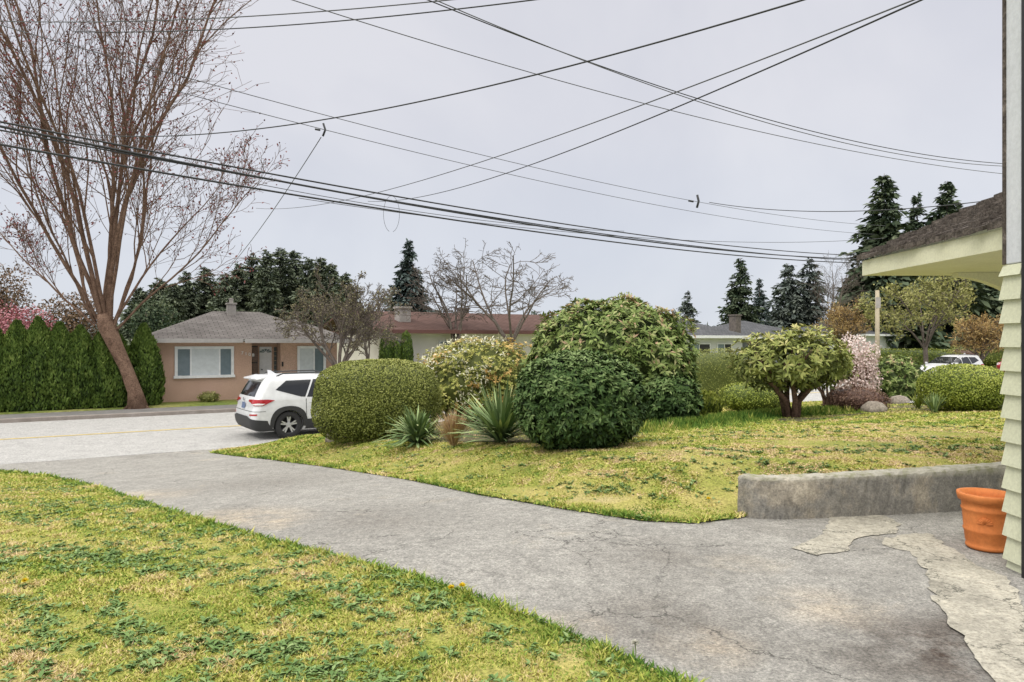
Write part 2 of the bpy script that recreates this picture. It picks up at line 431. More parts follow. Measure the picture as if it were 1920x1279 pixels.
# weeds on the lawns
def weeds(name, poly, zf, n, seed, maxd, size, label, thr, excl=()):
    r = np.random.default_rng(seed); poly = np.asarray(poly)
    x0, y0 = poly.min(0); x1, y1 = poly.max(0)
    x = r.uniform(x0,x1,400000); y = r.uniform(max(y0,1.5),min(y1,maxd),400000)
    k = inside(x,y,poly) & (np.abs(x) < .8*y+.5)
    for e in excl: k &= ~inside(x,y,np.asarray(e))
    x, y = x[k], y[k]
    cl = .5*pn(np.c_[x,y,x*0]*1.9, 21, 3)+.6*pn(np.c_[x,y,x*0]*6, 22, 3)
    k = (cl > thr+.75*r.random(x.size)) & (r.random(x.size) < np.minimum(1,(3.5/np.hypot(x,y))**1.1)); x, y = x[k][:n], y[k][:n]
    m = 8; xx = np.repeat(x,m); yy = np.repeat(y,m); N = len(xx)
    a = r.uniform(0,6.283,N); el = r.uniform(.05,.75,N)
    A = np.c_[np.cos(a)*np.cos(el), np.sin(a)*np.cos(el), np.sin(el)]
    Pb = np.c_[xx, yy, zf(xx,yy)+.016]+r.normal(0,.006,(N,3))
    sc = np.repeat(r.uniform(.4,1.3,len(x)),m)
    V, Fc, t = leafset(Pb, A, size*sc*r.uniform(.6,1.2,N), size*.42*sc, r.uniform(0,1,N)*.7+.3*np.sin(el), r, .2, np.tile([0,0,1.],(N,1)))
    tag(mesh_obj(name, V, Fc, M['weed'], tint=t), label, 'weeds', kind='stuff')
weeds('lawn_weeds', lawnL, T, 5600, 5, 11, .039, 'dark green broadleaf weeds scattered in the near left lawn', -.18)
weeds('lawn_weeds', lawnR, Tr, 1800, 6, 13, .042, 'broadleaf weeds scattered in the lawn beyond the driveway', .05, (bed,))

# ------------------------------------------------------------ shrubs
def blob(n, rx, ry, rz, cz, pw, lump, lf, r, seed, inner=.22):
    u = unit(r.normal(size=(n,3)))
    rad = (np.abs(u)**pw).sum(1)**(-1/pw)
    ln = 1+lump*pn(u*lf, seed)
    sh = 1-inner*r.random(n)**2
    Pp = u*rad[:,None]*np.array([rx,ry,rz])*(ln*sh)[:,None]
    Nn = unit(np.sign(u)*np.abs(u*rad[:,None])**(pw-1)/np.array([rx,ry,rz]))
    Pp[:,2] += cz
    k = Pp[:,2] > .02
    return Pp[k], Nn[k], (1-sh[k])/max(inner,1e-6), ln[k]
def core(rx, ry, rz, cz, pw, lump, lf, seed, sc=.86, nu=28, nv=16):
    V = []; Fc = []
    for i in range(nv+1):
        th = math.pi*i/nv
        for j in range(nu):
            ph = 2*math.pi*j/nu; V.append((math.sin(th)*math.cos(ph), math.sin(th)*math.sin(ph), math.cos(th)))
    u = np.array(V); rad = (np.abs(u)**pw).sum(1)**(-1/pw)
    Pp = u*rad[:,None]*np.array([rx,ry,rz])*(1+lump*pn(u*lf, seed))[:,None]*sc
    Pp[:,2] = np.maximum(Pp[:,2]+cz, -.05)
    for i in range(nv):
        for j in range(nu):
            Fc.append((i*nu+j, (i+1)*nu+j, (i+1)*nu+(j+1)%nu, i*nu+(j+1)%nu))
    return Pp, np.array(Fc)
def place(px, py, wpx, top, dep, fn=Tr):
    """foot pixel -> ground point of the plant's centre, width and height in metres"""
    b = ray_ground(px, py, fn); Y = b[1]
    W = wpx*Y/F; Yc = Y+.36*W*dep
    x = (px-960)/F*Yc; z = float(fn(np.array([x]), np.array([Yc]))[0])
    return (x, Yc, z), wpx*Yc/F, CZ-(top-HOR)/F*Yc-z
def foliage(n, W, h, dep, leaf, style, r, seed, pw, lump, lf, cfrac=.5, low=0., inner=.22, withcore=True, corescale=.86):
    L, Wd = leaf
    if style == 'whorl': W = W-L*.8; h = h-L*.5
    rz = h*(1-cfrac) if low == 0 else (h-low)/2
    cz = h*cfrac if low == 0 else low+(h-low)/2
    rx = W/2; ry = W*dep/2
    Pp, Nn, dpt, ln = blob(n, rx, ry, rz, cz, pw, lump, lf, r, seed, inner)
    m = len(Pp)
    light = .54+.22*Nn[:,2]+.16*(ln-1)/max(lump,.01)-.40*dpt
    tang = unit(np.cross(Nn, r.normal(size=(m,3))))
    if style == 'clip':
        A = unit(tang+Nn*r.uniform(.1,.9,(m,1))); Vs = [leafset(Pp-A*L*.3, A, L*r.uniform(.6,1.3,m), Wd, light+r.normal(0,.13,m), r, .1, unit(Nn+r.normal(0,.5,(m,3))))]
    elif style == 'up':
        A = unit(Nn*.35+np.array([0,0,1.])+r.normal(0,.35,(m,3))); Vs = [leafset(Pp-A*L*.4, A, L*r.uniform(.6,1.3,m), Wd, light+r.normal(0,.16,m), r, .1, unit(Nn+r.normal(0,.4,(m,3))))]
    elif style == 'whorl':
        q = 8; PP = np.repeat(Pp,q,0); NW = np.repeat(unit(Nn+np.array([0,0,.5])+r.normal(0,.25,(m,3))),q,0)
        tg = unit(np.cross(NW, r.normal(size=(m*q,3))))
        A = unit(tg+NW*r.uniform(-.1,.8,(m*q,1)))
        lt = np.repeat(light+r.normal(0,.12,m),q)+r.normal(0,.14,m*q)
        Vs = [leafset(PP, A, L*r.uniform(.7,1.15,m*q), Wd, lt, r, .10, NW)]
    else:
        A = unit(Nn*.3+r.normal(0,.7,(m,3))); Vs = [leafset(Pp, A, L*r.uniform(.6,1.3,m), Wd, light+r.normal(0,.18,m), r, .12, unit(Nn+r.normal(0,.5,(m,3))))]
    V, Fc, t = Vs[0]; FF = [Fc]
    if withcore:
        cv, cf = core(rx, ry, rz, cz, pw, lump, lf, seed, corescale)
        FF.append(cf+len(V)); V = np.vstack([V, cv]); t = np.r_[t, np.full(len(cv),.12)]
    return V, FF, t
SEED = [100]
def shrub(name, label, cat, px, py, wpx, top, mat, n, leaf, style='clip', dep=1., pw=2.3, lump=.05, lf=2.5, cfrac=.48, inner=.2, stems=False, low=0., group=None, fn=Tr, cs=.86, extra=(), srad=1.):
    SEED[0] += 1; r = np.random.default_rng(SEED[0])
    loc, W, h = place(px, py, wpx, top, dep, fn)
    V, FF, t = foliage(n, W, h, dep, leaf, style, r, SEED[0], pw, lump, lf, cfrac, low, inner, cs > 0, cs)
    if not stems and not extra:
        o = mesh_obj(name, V, FF, mat, tint=t, loc=loc); return tag(o, label, cat, group), W, h
    o = empty(name, loc, 0, label, cat, group)
    mesh_obj('foliage', V, FF, mat, o, tint=t)
    if stems:
        g = G(); rr = random.Random(SEED[0])
        for k in range(stems):
            a = 6.28*(k+rr.random()*.7)/stems; q = rr.uniform(.2,.42)*W; z1 = (low+ (h-low)*.6 if low else h*.6); x1 = math.cos(a)*q; y1 = math.sin(a)*q*dep
            b0 = (math.cos(a)*.06*W*.6, math.sin(a)*.05*W, -.05)
            mid = (x1*.5+rr.uniform(-.1,.1), y1*.5+rr.uniform(-.1,.1), z1*.55)
            q1 = (x1*.2+rr.uniform(-.07,.07), y1*.25, z1*.28)
            rd = (.022+.014*W)*srad
            g.tube([b0,q1,mid,(x1,y1,z1)], [rd*1.3,rd*1.05,rd*.8,rd*.4], 7)
            for b_ in range(4):
                e = (x1*rr.uniform(.6,1.2)+rr.uniform(-.2,.2)*W*.4, y1*rr.uniform(.6,1.2)+rr.uniform(-.2,.2)*W*.4, z1*rr.uniform(.95,1.2))
                g.tube([mid,((mid[0]+e[0])/2,(mid[1]+e[1])/2,(mid[2]+e[2])/2+.06),e],[rd*.5,rd*.35,rd*.15],5)
        g.build('stem', M['bark_red'], o, smooth=True)
    for (pn_, m_, n_, lf_, sh_, cond) in extra:
        V, FF, t = foliage(n_, W*1.02, h*1.02, dep, lf_, sh_, r, SEED[0], pw, lump, lf, cfrac, low, .06, False)
        q = V.reshape(-1,4,3)
        if sh_ == 'whorl': q2 = q.reshape(-1,8,4,3); c = q2[:,0,0]; keep = cond(c/np.array([W,W,h]), r); keep = np.repeat(keep,8)
        else: keep = cond(q[:,0]/np.array([W,W,h]), r)
        V = q[keep].reshape(-1,3); t = t.reshape(-1,4)[keep].ravel()
        tag(mesh_obj(pn_, V, np.arange(len(V)).reshape(-1,4), m_, o, tint=t), kind='stuff')
    return o, W, h

M['hedge'] = leafmat('hedge_leaves', [(0,(.05,.065,.015)),(.3,(.12,.145,.028)),(.55,(.205,.23,.05)),(.8,(.29,.31,.08)),(1,(.37,.37,.12))])
M['laurel'] = leafmat('dark_glossy_leaves', [(0,(.014,.026,.008)),(.35,(.040,.080,.022)),(.65,(.092,.150,.045)),(1,(.21,.28,.11))], 0, .5, .12)
M['rhodo'] = leafmat('rhododendron_leaves', [(0,(.03,.04,.012)),(.25,(.085,.13,.033)),(.55,(.165,.235,.06)),(.8,(.28,.345,.11)),(.92,(.40,.39,.18)),(1,(.40,.27,.17))], .1, .5, .2)
M['rhodo2'] = leafmat('rhododendron_tree_leaves', [(0,(.06,.06,.02)),(.3,(.15,.185,.045)),(.55,(.26,.30,.08)),(.8,(.38,.39,.12)),(1,(.48,.44,.19))], .1, .5, .2)
M['pieris'] = leafmat('pieris_leaves', [(0,(.05,.06,.016)),(.3,(.17,.20,.04)),(.55,(.34,.36,.08)),(.8,(.50,.47,.14)),(1,(.60,.54,.22))], .15)
M['orange'] = leafmat('orange_new_leaves', [(0,(.36,.20,.05)),(.5,(.60,.39,.12)),(1,(.70,.55,.22))], .15)
M['cream'] = leafmat('cream_flowers', [(0,(.46,.44,.30)),(.5,(.70,.68,.50)),(1,(.80,.78,.64))], .15)
M['pinkfl'] = leafmat('pink_blossom', [(0,(.34,.25,.20)),(.4,(.66,.51,.47)),(1,(.84,.75,.71))], .15)
M['yucca'] = leafmat('yucca_leaves', [(0,(.05,.085,.03)),(.4,(.15,.22,.085)),(.75,(.29,.37,.165)),(1,(.52,.54,.28))], 0, .6, .1)
M['straw'] = leafmat('dry_grass', [(0,(.20,.11,.055)),(.5,(.44,.30,.16)),(1,(.58,.45,.27))], 0)
M['clip'] = leafmat('clipped_bush_leaves', [(0,(.05,.075,.014)),(.3,(.13,.175,.024)),(.55,(.245,.295,.042)),(.8,(.35,.39,.075)),(1,(.44,.45,.12))])
M['cedar'] = leafmat('cedar_foliage', [(0,(.018,.034,.008)),(.35,(.06,.105,.018)),(.65,(.12,.185,.034)),(1,(.21,.27,.065))])
M['heath'] = leafmat('brown_heath', [(0,(.06,.03,.022)),(.5,(.19,.11,.08)),(1,(.32,.21,.15))])

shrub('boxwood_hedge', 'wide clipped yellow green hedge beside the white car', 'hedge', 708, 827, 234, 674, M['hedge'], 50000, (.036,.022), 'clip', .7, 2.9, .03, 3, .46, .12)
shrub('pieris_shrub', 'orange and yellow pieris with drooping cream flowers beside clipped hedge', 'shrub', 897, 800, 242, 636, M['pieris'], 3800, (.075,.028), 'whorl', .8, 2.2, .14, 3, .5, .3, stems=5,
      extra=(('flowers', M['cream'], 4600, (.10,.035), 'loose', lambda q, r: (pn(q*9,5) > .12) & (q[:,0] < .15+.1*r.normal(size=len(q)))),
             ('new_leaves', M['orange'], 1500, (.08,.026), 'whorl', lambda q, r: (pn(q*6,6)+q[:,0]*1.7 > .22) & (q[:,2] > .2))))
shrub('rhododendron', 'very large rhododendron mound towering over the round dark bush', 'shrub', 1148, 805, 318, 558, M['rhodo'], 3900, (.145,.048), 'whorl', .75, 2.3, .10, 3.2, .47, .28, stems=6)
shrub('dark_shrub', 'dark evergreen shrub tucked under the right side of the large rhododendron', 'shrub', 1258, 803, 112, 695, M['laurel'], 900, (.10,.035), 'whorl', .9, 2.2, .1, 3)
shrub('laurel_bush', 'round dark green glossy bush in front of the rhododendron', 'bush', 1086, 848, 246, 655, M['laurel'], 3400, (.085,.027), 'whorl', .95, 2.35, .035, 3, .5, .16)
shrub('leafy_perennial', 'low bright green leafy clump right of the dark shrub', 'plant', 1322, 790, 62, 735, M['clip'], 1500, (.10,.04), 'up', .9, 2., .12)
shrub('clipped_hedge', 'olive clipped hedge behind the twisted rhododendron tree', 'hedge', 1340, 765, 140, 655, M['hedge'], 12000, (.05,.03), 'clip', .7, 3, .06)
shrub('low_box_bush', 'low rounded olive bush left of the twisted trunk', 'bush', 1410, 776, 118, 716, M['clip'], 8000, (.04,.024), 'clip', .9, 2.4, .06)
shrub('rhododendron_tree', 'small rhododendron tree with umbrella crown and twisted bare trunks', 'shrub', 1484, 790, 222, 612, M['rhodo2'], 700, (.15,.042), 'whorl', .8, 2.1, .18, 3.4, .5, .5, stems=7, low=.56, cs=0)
shrub('pink_azalea', 'pale pink flowering shrub behind the rhododendron tree', 'shrub', 1604, 762, 84, 634, M['pinkfl'], 4200, (.07,.05), 'loose', .9, 2.1, .2, 3, .5, .5, stems=5, cs=0)
shrub('bare_stem_shrub', 'sparse multi stemmed shrub right of the rhododendron tree', 'shrub', 1552, 778, 92, 655, M['rhodo2'], 220, (.14,.042), 'whorl', .9, 2.2, .15, 3, .5, .4, stems=6, low=.75, cs=0, srad=.7)
shrub('heath_mound', 'low reddish brown heath mound beside the tan boulder', 'shrub', 1605, 776, 110, 728, M['heath'], 4000, (.05,.02), 'loose', .9, 2.2, .1)
shrub('dark_leaved_shrub', 'loose dark green shrub with pale tips behind the rocks', 'shrub', 1682, 757, 100, 666, M['rhodo'], 700, (.12,.04), 'whorl', .9, 2.2, .14, 3, .5, .3, stems=3)
shrub('clipped_round_bush', 'bright green ball shaped clipped bush near the house wall', 'bush', 1809, 775, 150, 684, M['clip'], 20000, (.034,.022), 'clip', .95, 2.5, .02, 2, .48, .1)
shrub('cone_evergreen', 'green evergreen peak showing above the large rhododendron', 'shrub', 1170, 780, 110, 554, M['clip'], 4500, (.08,.035), 'up', .9, 2, .1, 3, .48, .2)

def spike(name, label, cat, px, py, n, L, w, mat, seed, spread=(.15,1.45), droop=.25):
    r = np.random.default_rng(seed); b = gr(px, py)
    z0 = float(Tr(np.array([b[0]]), np.array([b[1]]))[0])+.02
    V = []; Fc = []; T_ = []
    for i in range(n):
        a = r.uniform(0,6.283); el = math.pi/2-r.uniform(*spread); l = L*r.uniform(.7,1.1)
        d = np.array([math.cos(a)*math.cos(el), math.sin(a)*math.cos(el), math.sin(el)])
        sd = np.array([-math.sin(a), math.cos(a), 0]); b0 = np.array([math.cos(a),math.sin(a),0])*.05*r.random()+[0,0,.22*L*r.random()]
        k = len(V); tn = r.uniform(.2,1); dr = droop*r.uniform(.2,1.4)
        for u, ww in ((0,.6),(.35,1),(.7,.75),(1,.02)):
            c = b0+d*l*u-np.array([0,0,dr*l*u*u]); c[2] = max(c[2], .015+.02*u)
            V += [c+sd*w*ww/2, c-sd*w*ww/2+np.array([0,0,.1*w])]; T_ += [tn*(.5+.5*u)]*2
        for q in range(3): Fc.append((k+2*q, k+2*q+1, k+2*q+3, k+2*q+2))
    o = mesh_obj(name, V, Fc, mat, tint=T_, loc=(b[0], b[1], z0)); return tag(o, label, cat)
spike('yucca_plant', 'spiky yucca with stiff sword leaves right of the dry grass tuft', 'plant', 940, 834, 260, .86, .048, M['yucca'], 1, (.05,1.45), .12)
spike('yucca_plant', 'smaller drooping yucca clump in front of the clipped hedge', 'plant', 782, 836, 190, .74, .05, M['yucca'], 2, (.1,1.45), .4)
spike('dry_grass_tuft', 'tan dried grass tuft between the two yuccas', 'plant', 850, 840, 520, .50, .012, M['straw'], 3, (.0,.7), .1)
spike('bulb_leaves', 'upright strappy bulb leaves beside the ball shaped bush', 'plant', 1752, 778, 60, .40, .025, M['yucca'], 4, (.0,.7), .2)
spike('bulb_leaves', 'green strappy leaves among rocks left of the dark leaved shrub', 'plant', 1722, 770, 50, .36, .03, M['clip'], 6, (.0,.8), .2)

M['rock'] = nmat('rock', [(.3,(.19,.16,.13)),(.6,(.33,.29,.24)),(.8,(.44,.39,.33))], 3, .9, .6, 25, .4)
def rock(label, px, py, wpx, hpx, seed):
    b = gr(px, py); Y = b[1]; W = wpx*Y/F; h = hpx*Y/F
    V, Fc = core(W/2, W*.4, h*.75, h*.25, 2.6, .22, 1.8, seed, 1., 20, 12)
    z = float(Tr(np.array([b[0]]), np.array([b[1]]))[0])
    tag(mesh_obj('rock', V, Fc, M['rock'], smooth=True, loc=(b[0], b[1]+W*.3, z)), label, 'rock')
rock('tan boulder at the front of the bed right of the heath mound', 1648, 776, 46, 20, 1)
rock('grey boulder beside the dark leaved shrub', 1690, 760, 34, 17, 2)
rock('small boulder on the bed edge near the ball shaped bush', 1735, 757, 26, 14, 3)
rock('white stone at the street end of the clipped hedge', 622, 830, 26, 22, 4)

# dandelions
M['dand'] = flat('dandelion_yellow', (.80,.60,.02), .6); M['seed'] = flat('seed_head', (.62,.6,.52), .9); M['stalk'] = flat('flower_stalk', (.16,.22,.06), .7)
def dandelion(px, py, fn, label, hgt, mat):
    b = ray_ground(px, py, fn); z = float(fn(np.array([b[0]]), np.array([b[1]]))[0])+.01
    o = empty('dandelion', (b[0], b[1], z), 0, label, 'flower')
    G().tube([(0,0,0),(.006,0,hgt*.5),(.002,0,hgt)], .0025, 5).build('stalk', M['stalk'], o)
    r = np.random.default_rng(int(px)); n = 90
    u = unit(r.normal(size=(n,3))); u[:,2] = np.abs(u[:,2])*(.7 if mat is M['dand'] else 1)
    V, Fc, t = leafset(np.tile([0.002,0,hgt],(n,1)), unit(u), .021, .008, np.ones(n), r)
    mesh_obj('flower_head', V, Fc, mat, o)
dandelion(845, 1122, T, 'yellow dandelion at the lawn edge, left one of the pair by the driveway', .05, M['dand'])
dandelion(866, 1120, T, 'yellow dandelion at the lawn edge, right one of the pair by the driveway', .055, M['dand'])
dandelion(1190, 1246, T, 'pale dandelion seed head at the near driveway edge', .085, M['seed'])
dandelion(1328, 948, Tr, 'yellow dandelion in the lawn beside the concrete wall', .05, M['dand'])
dandelion(46, 1105, T, 'yellow dandelion in the near lawn at the far left', .04, M['dand'])

# ------------------------------------------------------------ concrete wall
def lowwall():
    W = WALL; n = 90; cum = np.r_[0, np.cumsum(np.hypot(*np.diff(W, axis=0).T))]
    uu = np.linspace(0,1,n)**1.3*cum[-1]
    xs = np.interp(uu, cum, W[:,0]); ys = np.interp(uu, cum, W[:,1])
    V = []; Fc = []; r = np.random.default_rng(5)
    prof = [(-.10,-.35),(-.10,0),(-.10,.12),(-.095,.25),(-.088,.325),(-.07,.345),(0,.352),(.06,.345),(.09,.31),(.10,.0),(.10,-.35)]
    zt = np.interp(uu/cum[-1],[0,.25,.6,1],[0,.02,.045,.08])
    for i in range(n):
        a = max(i-1,0); b = min(i+1,n-1); t = np.array([xs[b]-xs[a], ys[b]-ys[a]]); t /= np.hypot(*t); nn = np.array([-t[1], t[0]])
        for (o, h) in prof:
            jit = r.normal(0,.003,3)
            V.append((xs[i]+nn[0]*o+jit[0], ys[i]+nn[1]*o+jit[1], 1.09+h+(zt[i] if h > .1 else 0)+jit[2]))
    m = len(prof)
    for i in range(n-1):
        for j in range(m-1): Fc.append((i*m+j, (i+1)*m+j, (i+1)*m+j+1, i*m+j+1))
    Fc.append(tuple(range(m))); Fc.append(tuple((n-1)*m+j for j in range(m-1,-1,-1)))
    m_, nt, b = newmat('weathered_wall_concrete')
    tc = nd(nt, 'ShaderNodeTexCoord').outputs['Object']
    n1 = noise(nt, tc, 1.9, 6, .68); n2 = noise(nt, tc, 9, 6, .75); n3 = noise(nt, tc, 60, 5, .8)
    c = ramp(nt, n1, [(.3,(.17,.163,.147)),(.48,(.26,.248,.225)),(.58,(.34,.305,.25)),(.68,(.50,.45,.37))]).outputs[0]
    c = mixc(nt, 1., c, ramp(nt, n2, [(.3,(.62,.62,.62)),(.7,(1.28,1.26,1.2))]).outputs[0], 'MULTIPLY')
    c = mixc(nt, 1., c, ramp(nt, n3, [(.35,(.6,.6,.6)),(.7,(1.35,1.35,1.35))]).outputs[0], 'MULTIPLY')
    sx = nd(nt, 'ShaderNodeSeparateXYZ'); nt.links.new(tc, sx.inputs[0])
    topc = ramp(nt, n2, [(.35,(.25,.26,.13)),(.5,(.42,.40,.33)),(.7,(.56,.54,.48))]).outputs[0]
    c = mixc(nt, rmap(nt, sx.outputs[2], 1.40, 1.445, 0, .8), c, topc)
    nt.links.new(c, b.inputs['Base Color']); b.inputs['Roughness'].default_value = .95; bump(nt, b, n3, .8, .012)
    tag(mesh_obj('concrete_wall', V, Fc, m_, smooth=False), 'low curved weathered concrete retaining wall beside the terracotta pot', 'wall')
lowwall()

# ------------------------------------------------------------ terracotta pot
M['terra'] = nmat('terracotta', [(.3,(.56,.17,.045)),(.7,(.68,.235,.07))], 5, .7, .1, 50, .12)
def pot():
    b = ray_ground(1872, 1040, T); x, y = b[0]+.01, b[1]+.13; z = 1.1
    o = empty('flower_pot', (x,y,z+.003), 0, 'empty terracotta pot with shell emblem by the house wall', 'pot')
    h = .40; R0 = .128; R1 = .165
    def rr(u): return R0+(R1-R0)*u**.8
    pr = [(0,0.0),(R0-.01,0),(R0+.006,.012),(R0+.006,.03),(R0,.036)]+[(rr(u),h*u) for u in (.15,.3)]+[(rr(.33)+.006,h*.33),(rr(.36)+.006,h*.36),(rr(.38),h*.38)]+[(rr(u),h*u) for u in (.5,.6,.68)]+[(rr(.7)+.006,h*.70),(rr(.73)+.006,h*.73),(rr(.75),h*.75),(rr(.86),h*.86)]
    pr += [(rr(.87)+.02,h*.87),(rr(.95)+.026,h*.965),(rr(1)+.024,h),(rr(1)-.002,h),(rr(.9)-.018,h*.9),(rr(.6)-.02,h*.6),(.0,h*.58)]
    G().lathe(pr, 48).build('vessel', M['terra'], o, smooth=True)
    g = G()   # shell relief facing the camera
    d = Vector((-x-.6,-y,0)).normalized(); sd = Vector((-d.y, d.x, 0))
    for k in range(9):
        a = R(-80+20*k); l = .045
        u0 = h*.50
        pts = []
        for q in (.15,.6,1.):
            sx = math.sin(a)*l*q; sz = math.cos(a)*l*q
            rad = rr((u0+sz)/h)+.003
            p = (d*math.sqrt(max(rad*rad-sx*sx,0))+sd*sx); pts.append((p.x,p.y,u0+sz))
        g.tube(pts, [.004,.007,.008], 6)
    g.build('shell_emblem', M['terra'], o, smooth=True)
pot()

# ------------------------------------------------------------ house at the right edge
M['siding'] = nmat('sage_siding', [(.3,(.57,.58,.42)),(.7,(.65,.66,.49))], 3, .6, .1, 50, .12)
M['fascia'] = nmat('fascia_paint', [(.3,(.68,.67,.48)),(.7,(.76,.75,.56))], 3, .6, .1, 50, .1)
M['greytrim'] = nmat('grey_trim', [(.3,(.60,.62,.66)),(.7,(.68,.70,.74))], 2, .6, .1, 40, .1)
M['shake'] = nmat('roof_shake', [(.3,(.055,.045,.038)),(.55,(.13,.108,.092)),(.75,(.23,.195,.17))], 11, .9, .8, 40, .5)
M['black'] = flat('black_frame', (.012,.012,.014), .5)
def near_house():
    o = empty('house', (3.4,4.6,1.1), 0, 'sage green shingled house at right edge with dark shake roof', 'house')
    bx, by, bz = 3.4, 4.6, 1.1
    def L(p): return (p[0]-bx, p[1]-by, p[2]-bz)
    g = G(); z = 1.0
    x0 = 3.285
    while z < 3.08:                                   # lapped courses, flared at their lower edge
        z1 = min(z+.155, 3.10); xs_ = x0-.03*(z-1.0)/2.1
        g.hexa([L(q) for q in ((xs_-.018,4.425,z),(3.6,4.425,z),(3.6,4.618,z),(xs_-.018,4.618,z),(xs_+.004,4.425,z1),(3.6,4.425,z1),(3.6,4.60,z1),(xs_+.004,4.60,z1))])
        z = z1+.001
    g.build('siding_wall', M['siding'], o)
    G().box(3.262-bx,3.345-bx,4.43-by,4.59-by,3.105-bz,6.2-bz).build('corner_post', M['greytrim'], o, bevel=.006)
    G().box(3.252-bx,3.262-bx,4.575-by,4.60-by,3.105-bz,6.2-bz).build('dark_strip', M['shake'], o)
    G().box(3.232-bx,3.6-bx,4.36-by,4.40-by,1.0-bz,6.2-bz).build('door_frame', M['black'], o)
    # roof
    ex, ez = 3.46, 3.375; ya, yb = 4.75, 6.85; sl = .45; zb = ez-.13
    g = G(); r = random.Random(4); n = 13
    for i in range(n):
        u0 = i*.15; x0_ = ex-.04+u0; zz = ez+.02+u0*sl
        y = ya
        while y < yb:
            w = r.uniform(.09,.22); y1 = min(y+w, yb+.02+r.uniform(0,.04)); th = r.uniform(.018,.045); xo = r.uniform(-.025,.02)
            xa = x0_+xo; xb = x0_+.24; lf_ = r.uniform(0,.012)
            g.hexa([L(q) for q in ((xa,y,zz+lf_),(xb,y,zz+.24*sl-.012),(xb,y1-.008,zz+.24*sl-.012),(xa,y1-.008,zz),(xa,y,zz+th+.012+lf_),(xb,y,zz+.24*sl+.004),(xb,y1-.008,zz+.24*sl+.004),(xa,y1-.008,zz+th+.012))])
            y = y1
    g.build('roof', M['shake'], o)
    g = G(); g.box(ex-bx,ex+.03-bx,ya-by,yb-by,zb-bz,ez+.015-bz); g.build('fascia', M['fascia'], o)
    g = G(); ex2 = ex+2.0
    g.hexa([L(q) for q in ((ex+.031,yb-.03,zb+.02),(ex2,yb-.03,zb+.02),(ex2,yb,zb+.02),(ex+.031,yb,zb+.02),(ex+.031,yb-.03,ez+.012),(ex2,yb-.03,ez+2*sl),(ex2,yb,ez+2*sl),(ex+.031,yb,ez+.012))])
    g.build('gable_end', M['fascia'], o)
    G().box(ex+.032-bx,ex2-bx,ya-by,yb-.002-by,zb-.0-bz,zb+.018-bz).build('soffit', M['fascia'], o)
    yk = 6.5
    g = G(); cur = []
    for u in np.linspace(0,1,9):
        q = P(1797+u*213, 519+10*u+118*u*u, yk); cur.append((q[0], min(q[2], zb-.02)))
    for (xa,za),(xb,zb_) in zip(cur[:-1],cur[1:]):
        g.hexa([L(q) for q in ((xa,yk,za),(xb,yk,zb_),(xb,yk+.09,zb_),(xa,yk+.09,za),(xa,yk,zb-.002),(xb,yk,zb-.002),(xb,yk+.09,zb-.002),(xa,yk+.09,zb-.002))])
    g.build('bracket', M['fascia'], o)
    G().box(4.95-bx,5.3-bx,4.62-by,6.3-by,1.0-bz,zb-.01-bz).build('side_wall', M['siding'], o)
near_house()

# ------------------------------------------------------------ houses over the street
def stroot(name, s, t, label, cat, z=.15, group=None):
    p = st(s, t); return empty(name, (p[0], p[1], z), R(30), label, cat, group)
def window(o, x0, x1, z0, z1, frame, panes, fw=.08, y=0, mull=()):
    g = G()
    g.box(x0-fw,x1+fw,y-.07,y-.004,z1,z1+fw); g.box(x0-fw-.04,x1+fw+.04,y-.11,y-.004,z0-fw,z0)
    g.box(x0-fw,x0,y-.068,y-.004,z0+.001,z1-.001); g.box(x1,x1+fw,y-.068,y-.004,z0+.001,z1-.001)
    for m in mull: g.box(m-.03,m+.03,y-.06,y-.004,z0+.001,z1-.001)
    w = g.build('window', frame, o)
    cuts = [x0]+list(mull)+[x1]
    for i in range(len(cuts)-1):
        G().box(cuts[i]+.002,cuts[i+1]-.002,y-.03,y-.012,z0+.002,z1-.002).build('pane', panes[i % len(panes)], w)
    return w
def hip(g, x0, x1, y0, y1, z0, z1, th=.12, ins=None):
    ins = (y1-y0)/2 if ins is None else ins; ym = (y0+y1)/2
    ins = min(ins, (x1-x0)/2-.05)
    a = [(x0,y0,z0),(x1,y0,z0),(x1,y1,z0),(x0,y1,z0)]; r0 = (x0+ins,ym,z1); r1 = (x1-ins,ym,z1)
    g.poly([a[0],a[1],r1,r0]); g.poly([a[1],a[2],r1]); g.poly([a[2],a[3],r0,r1]); g.poly([a[3],a[0],r0]); g.poly(a[::-1])
    return g
def gablex(g, x0, x1, y0, y1, z0, z1, th=.14):
    ym = (y0+y1)/2
    for (ya, yb) in ((y0, ym), (y1, ym)):
        g.hexa([(x0,ya,z0-th),(x1,ya,z0-th),(x1,yb,z1-th),(x0,yb,z1-th),(x0,ya,z0),(x1,ya,z0),(x1,yb,z1),(x0,yb,z1)])
    return g
def roofmat(name, a, b):
    m, nt, bs = newmat(name)
    tc = nd(nt, 'ShaderNodeTexCoord').outputs['Object']
    br = nd(nt, 'ShaderNodeTexBrick', Scale=1.0); nt.links.new(tc, br.inputs['Vector'])
    br.inputs['Color1'].default_value = (*a,1); br.inputs['Color2'].default_value = (*b,1); br.inputs['Mortar'].default_value = (a[0]*.45,a[1]*.45,a[2]*.45,1)
    br.inputs['Brick Width'].default_value = .35; br.inputs['Row Height'].default_value = .2; br.inputs['Mortar Size'].default_value = .015
    n1 = noise(nt, tc, 1.1, 5); c = mixc(nt, .8, br.outputs[0], ramp(nt, n1, [(.3,(.7,.7,.7)),(.7,(1.2,1.2,1.2))]).outputs[0], 'MULTIPLY')
    nt.links.new(c, bs.inputs['Base Color']); bs.inputs['Roughness'].default_value = .95; bs.inputs['Specular IOR Level'].default_value = .15
    return m
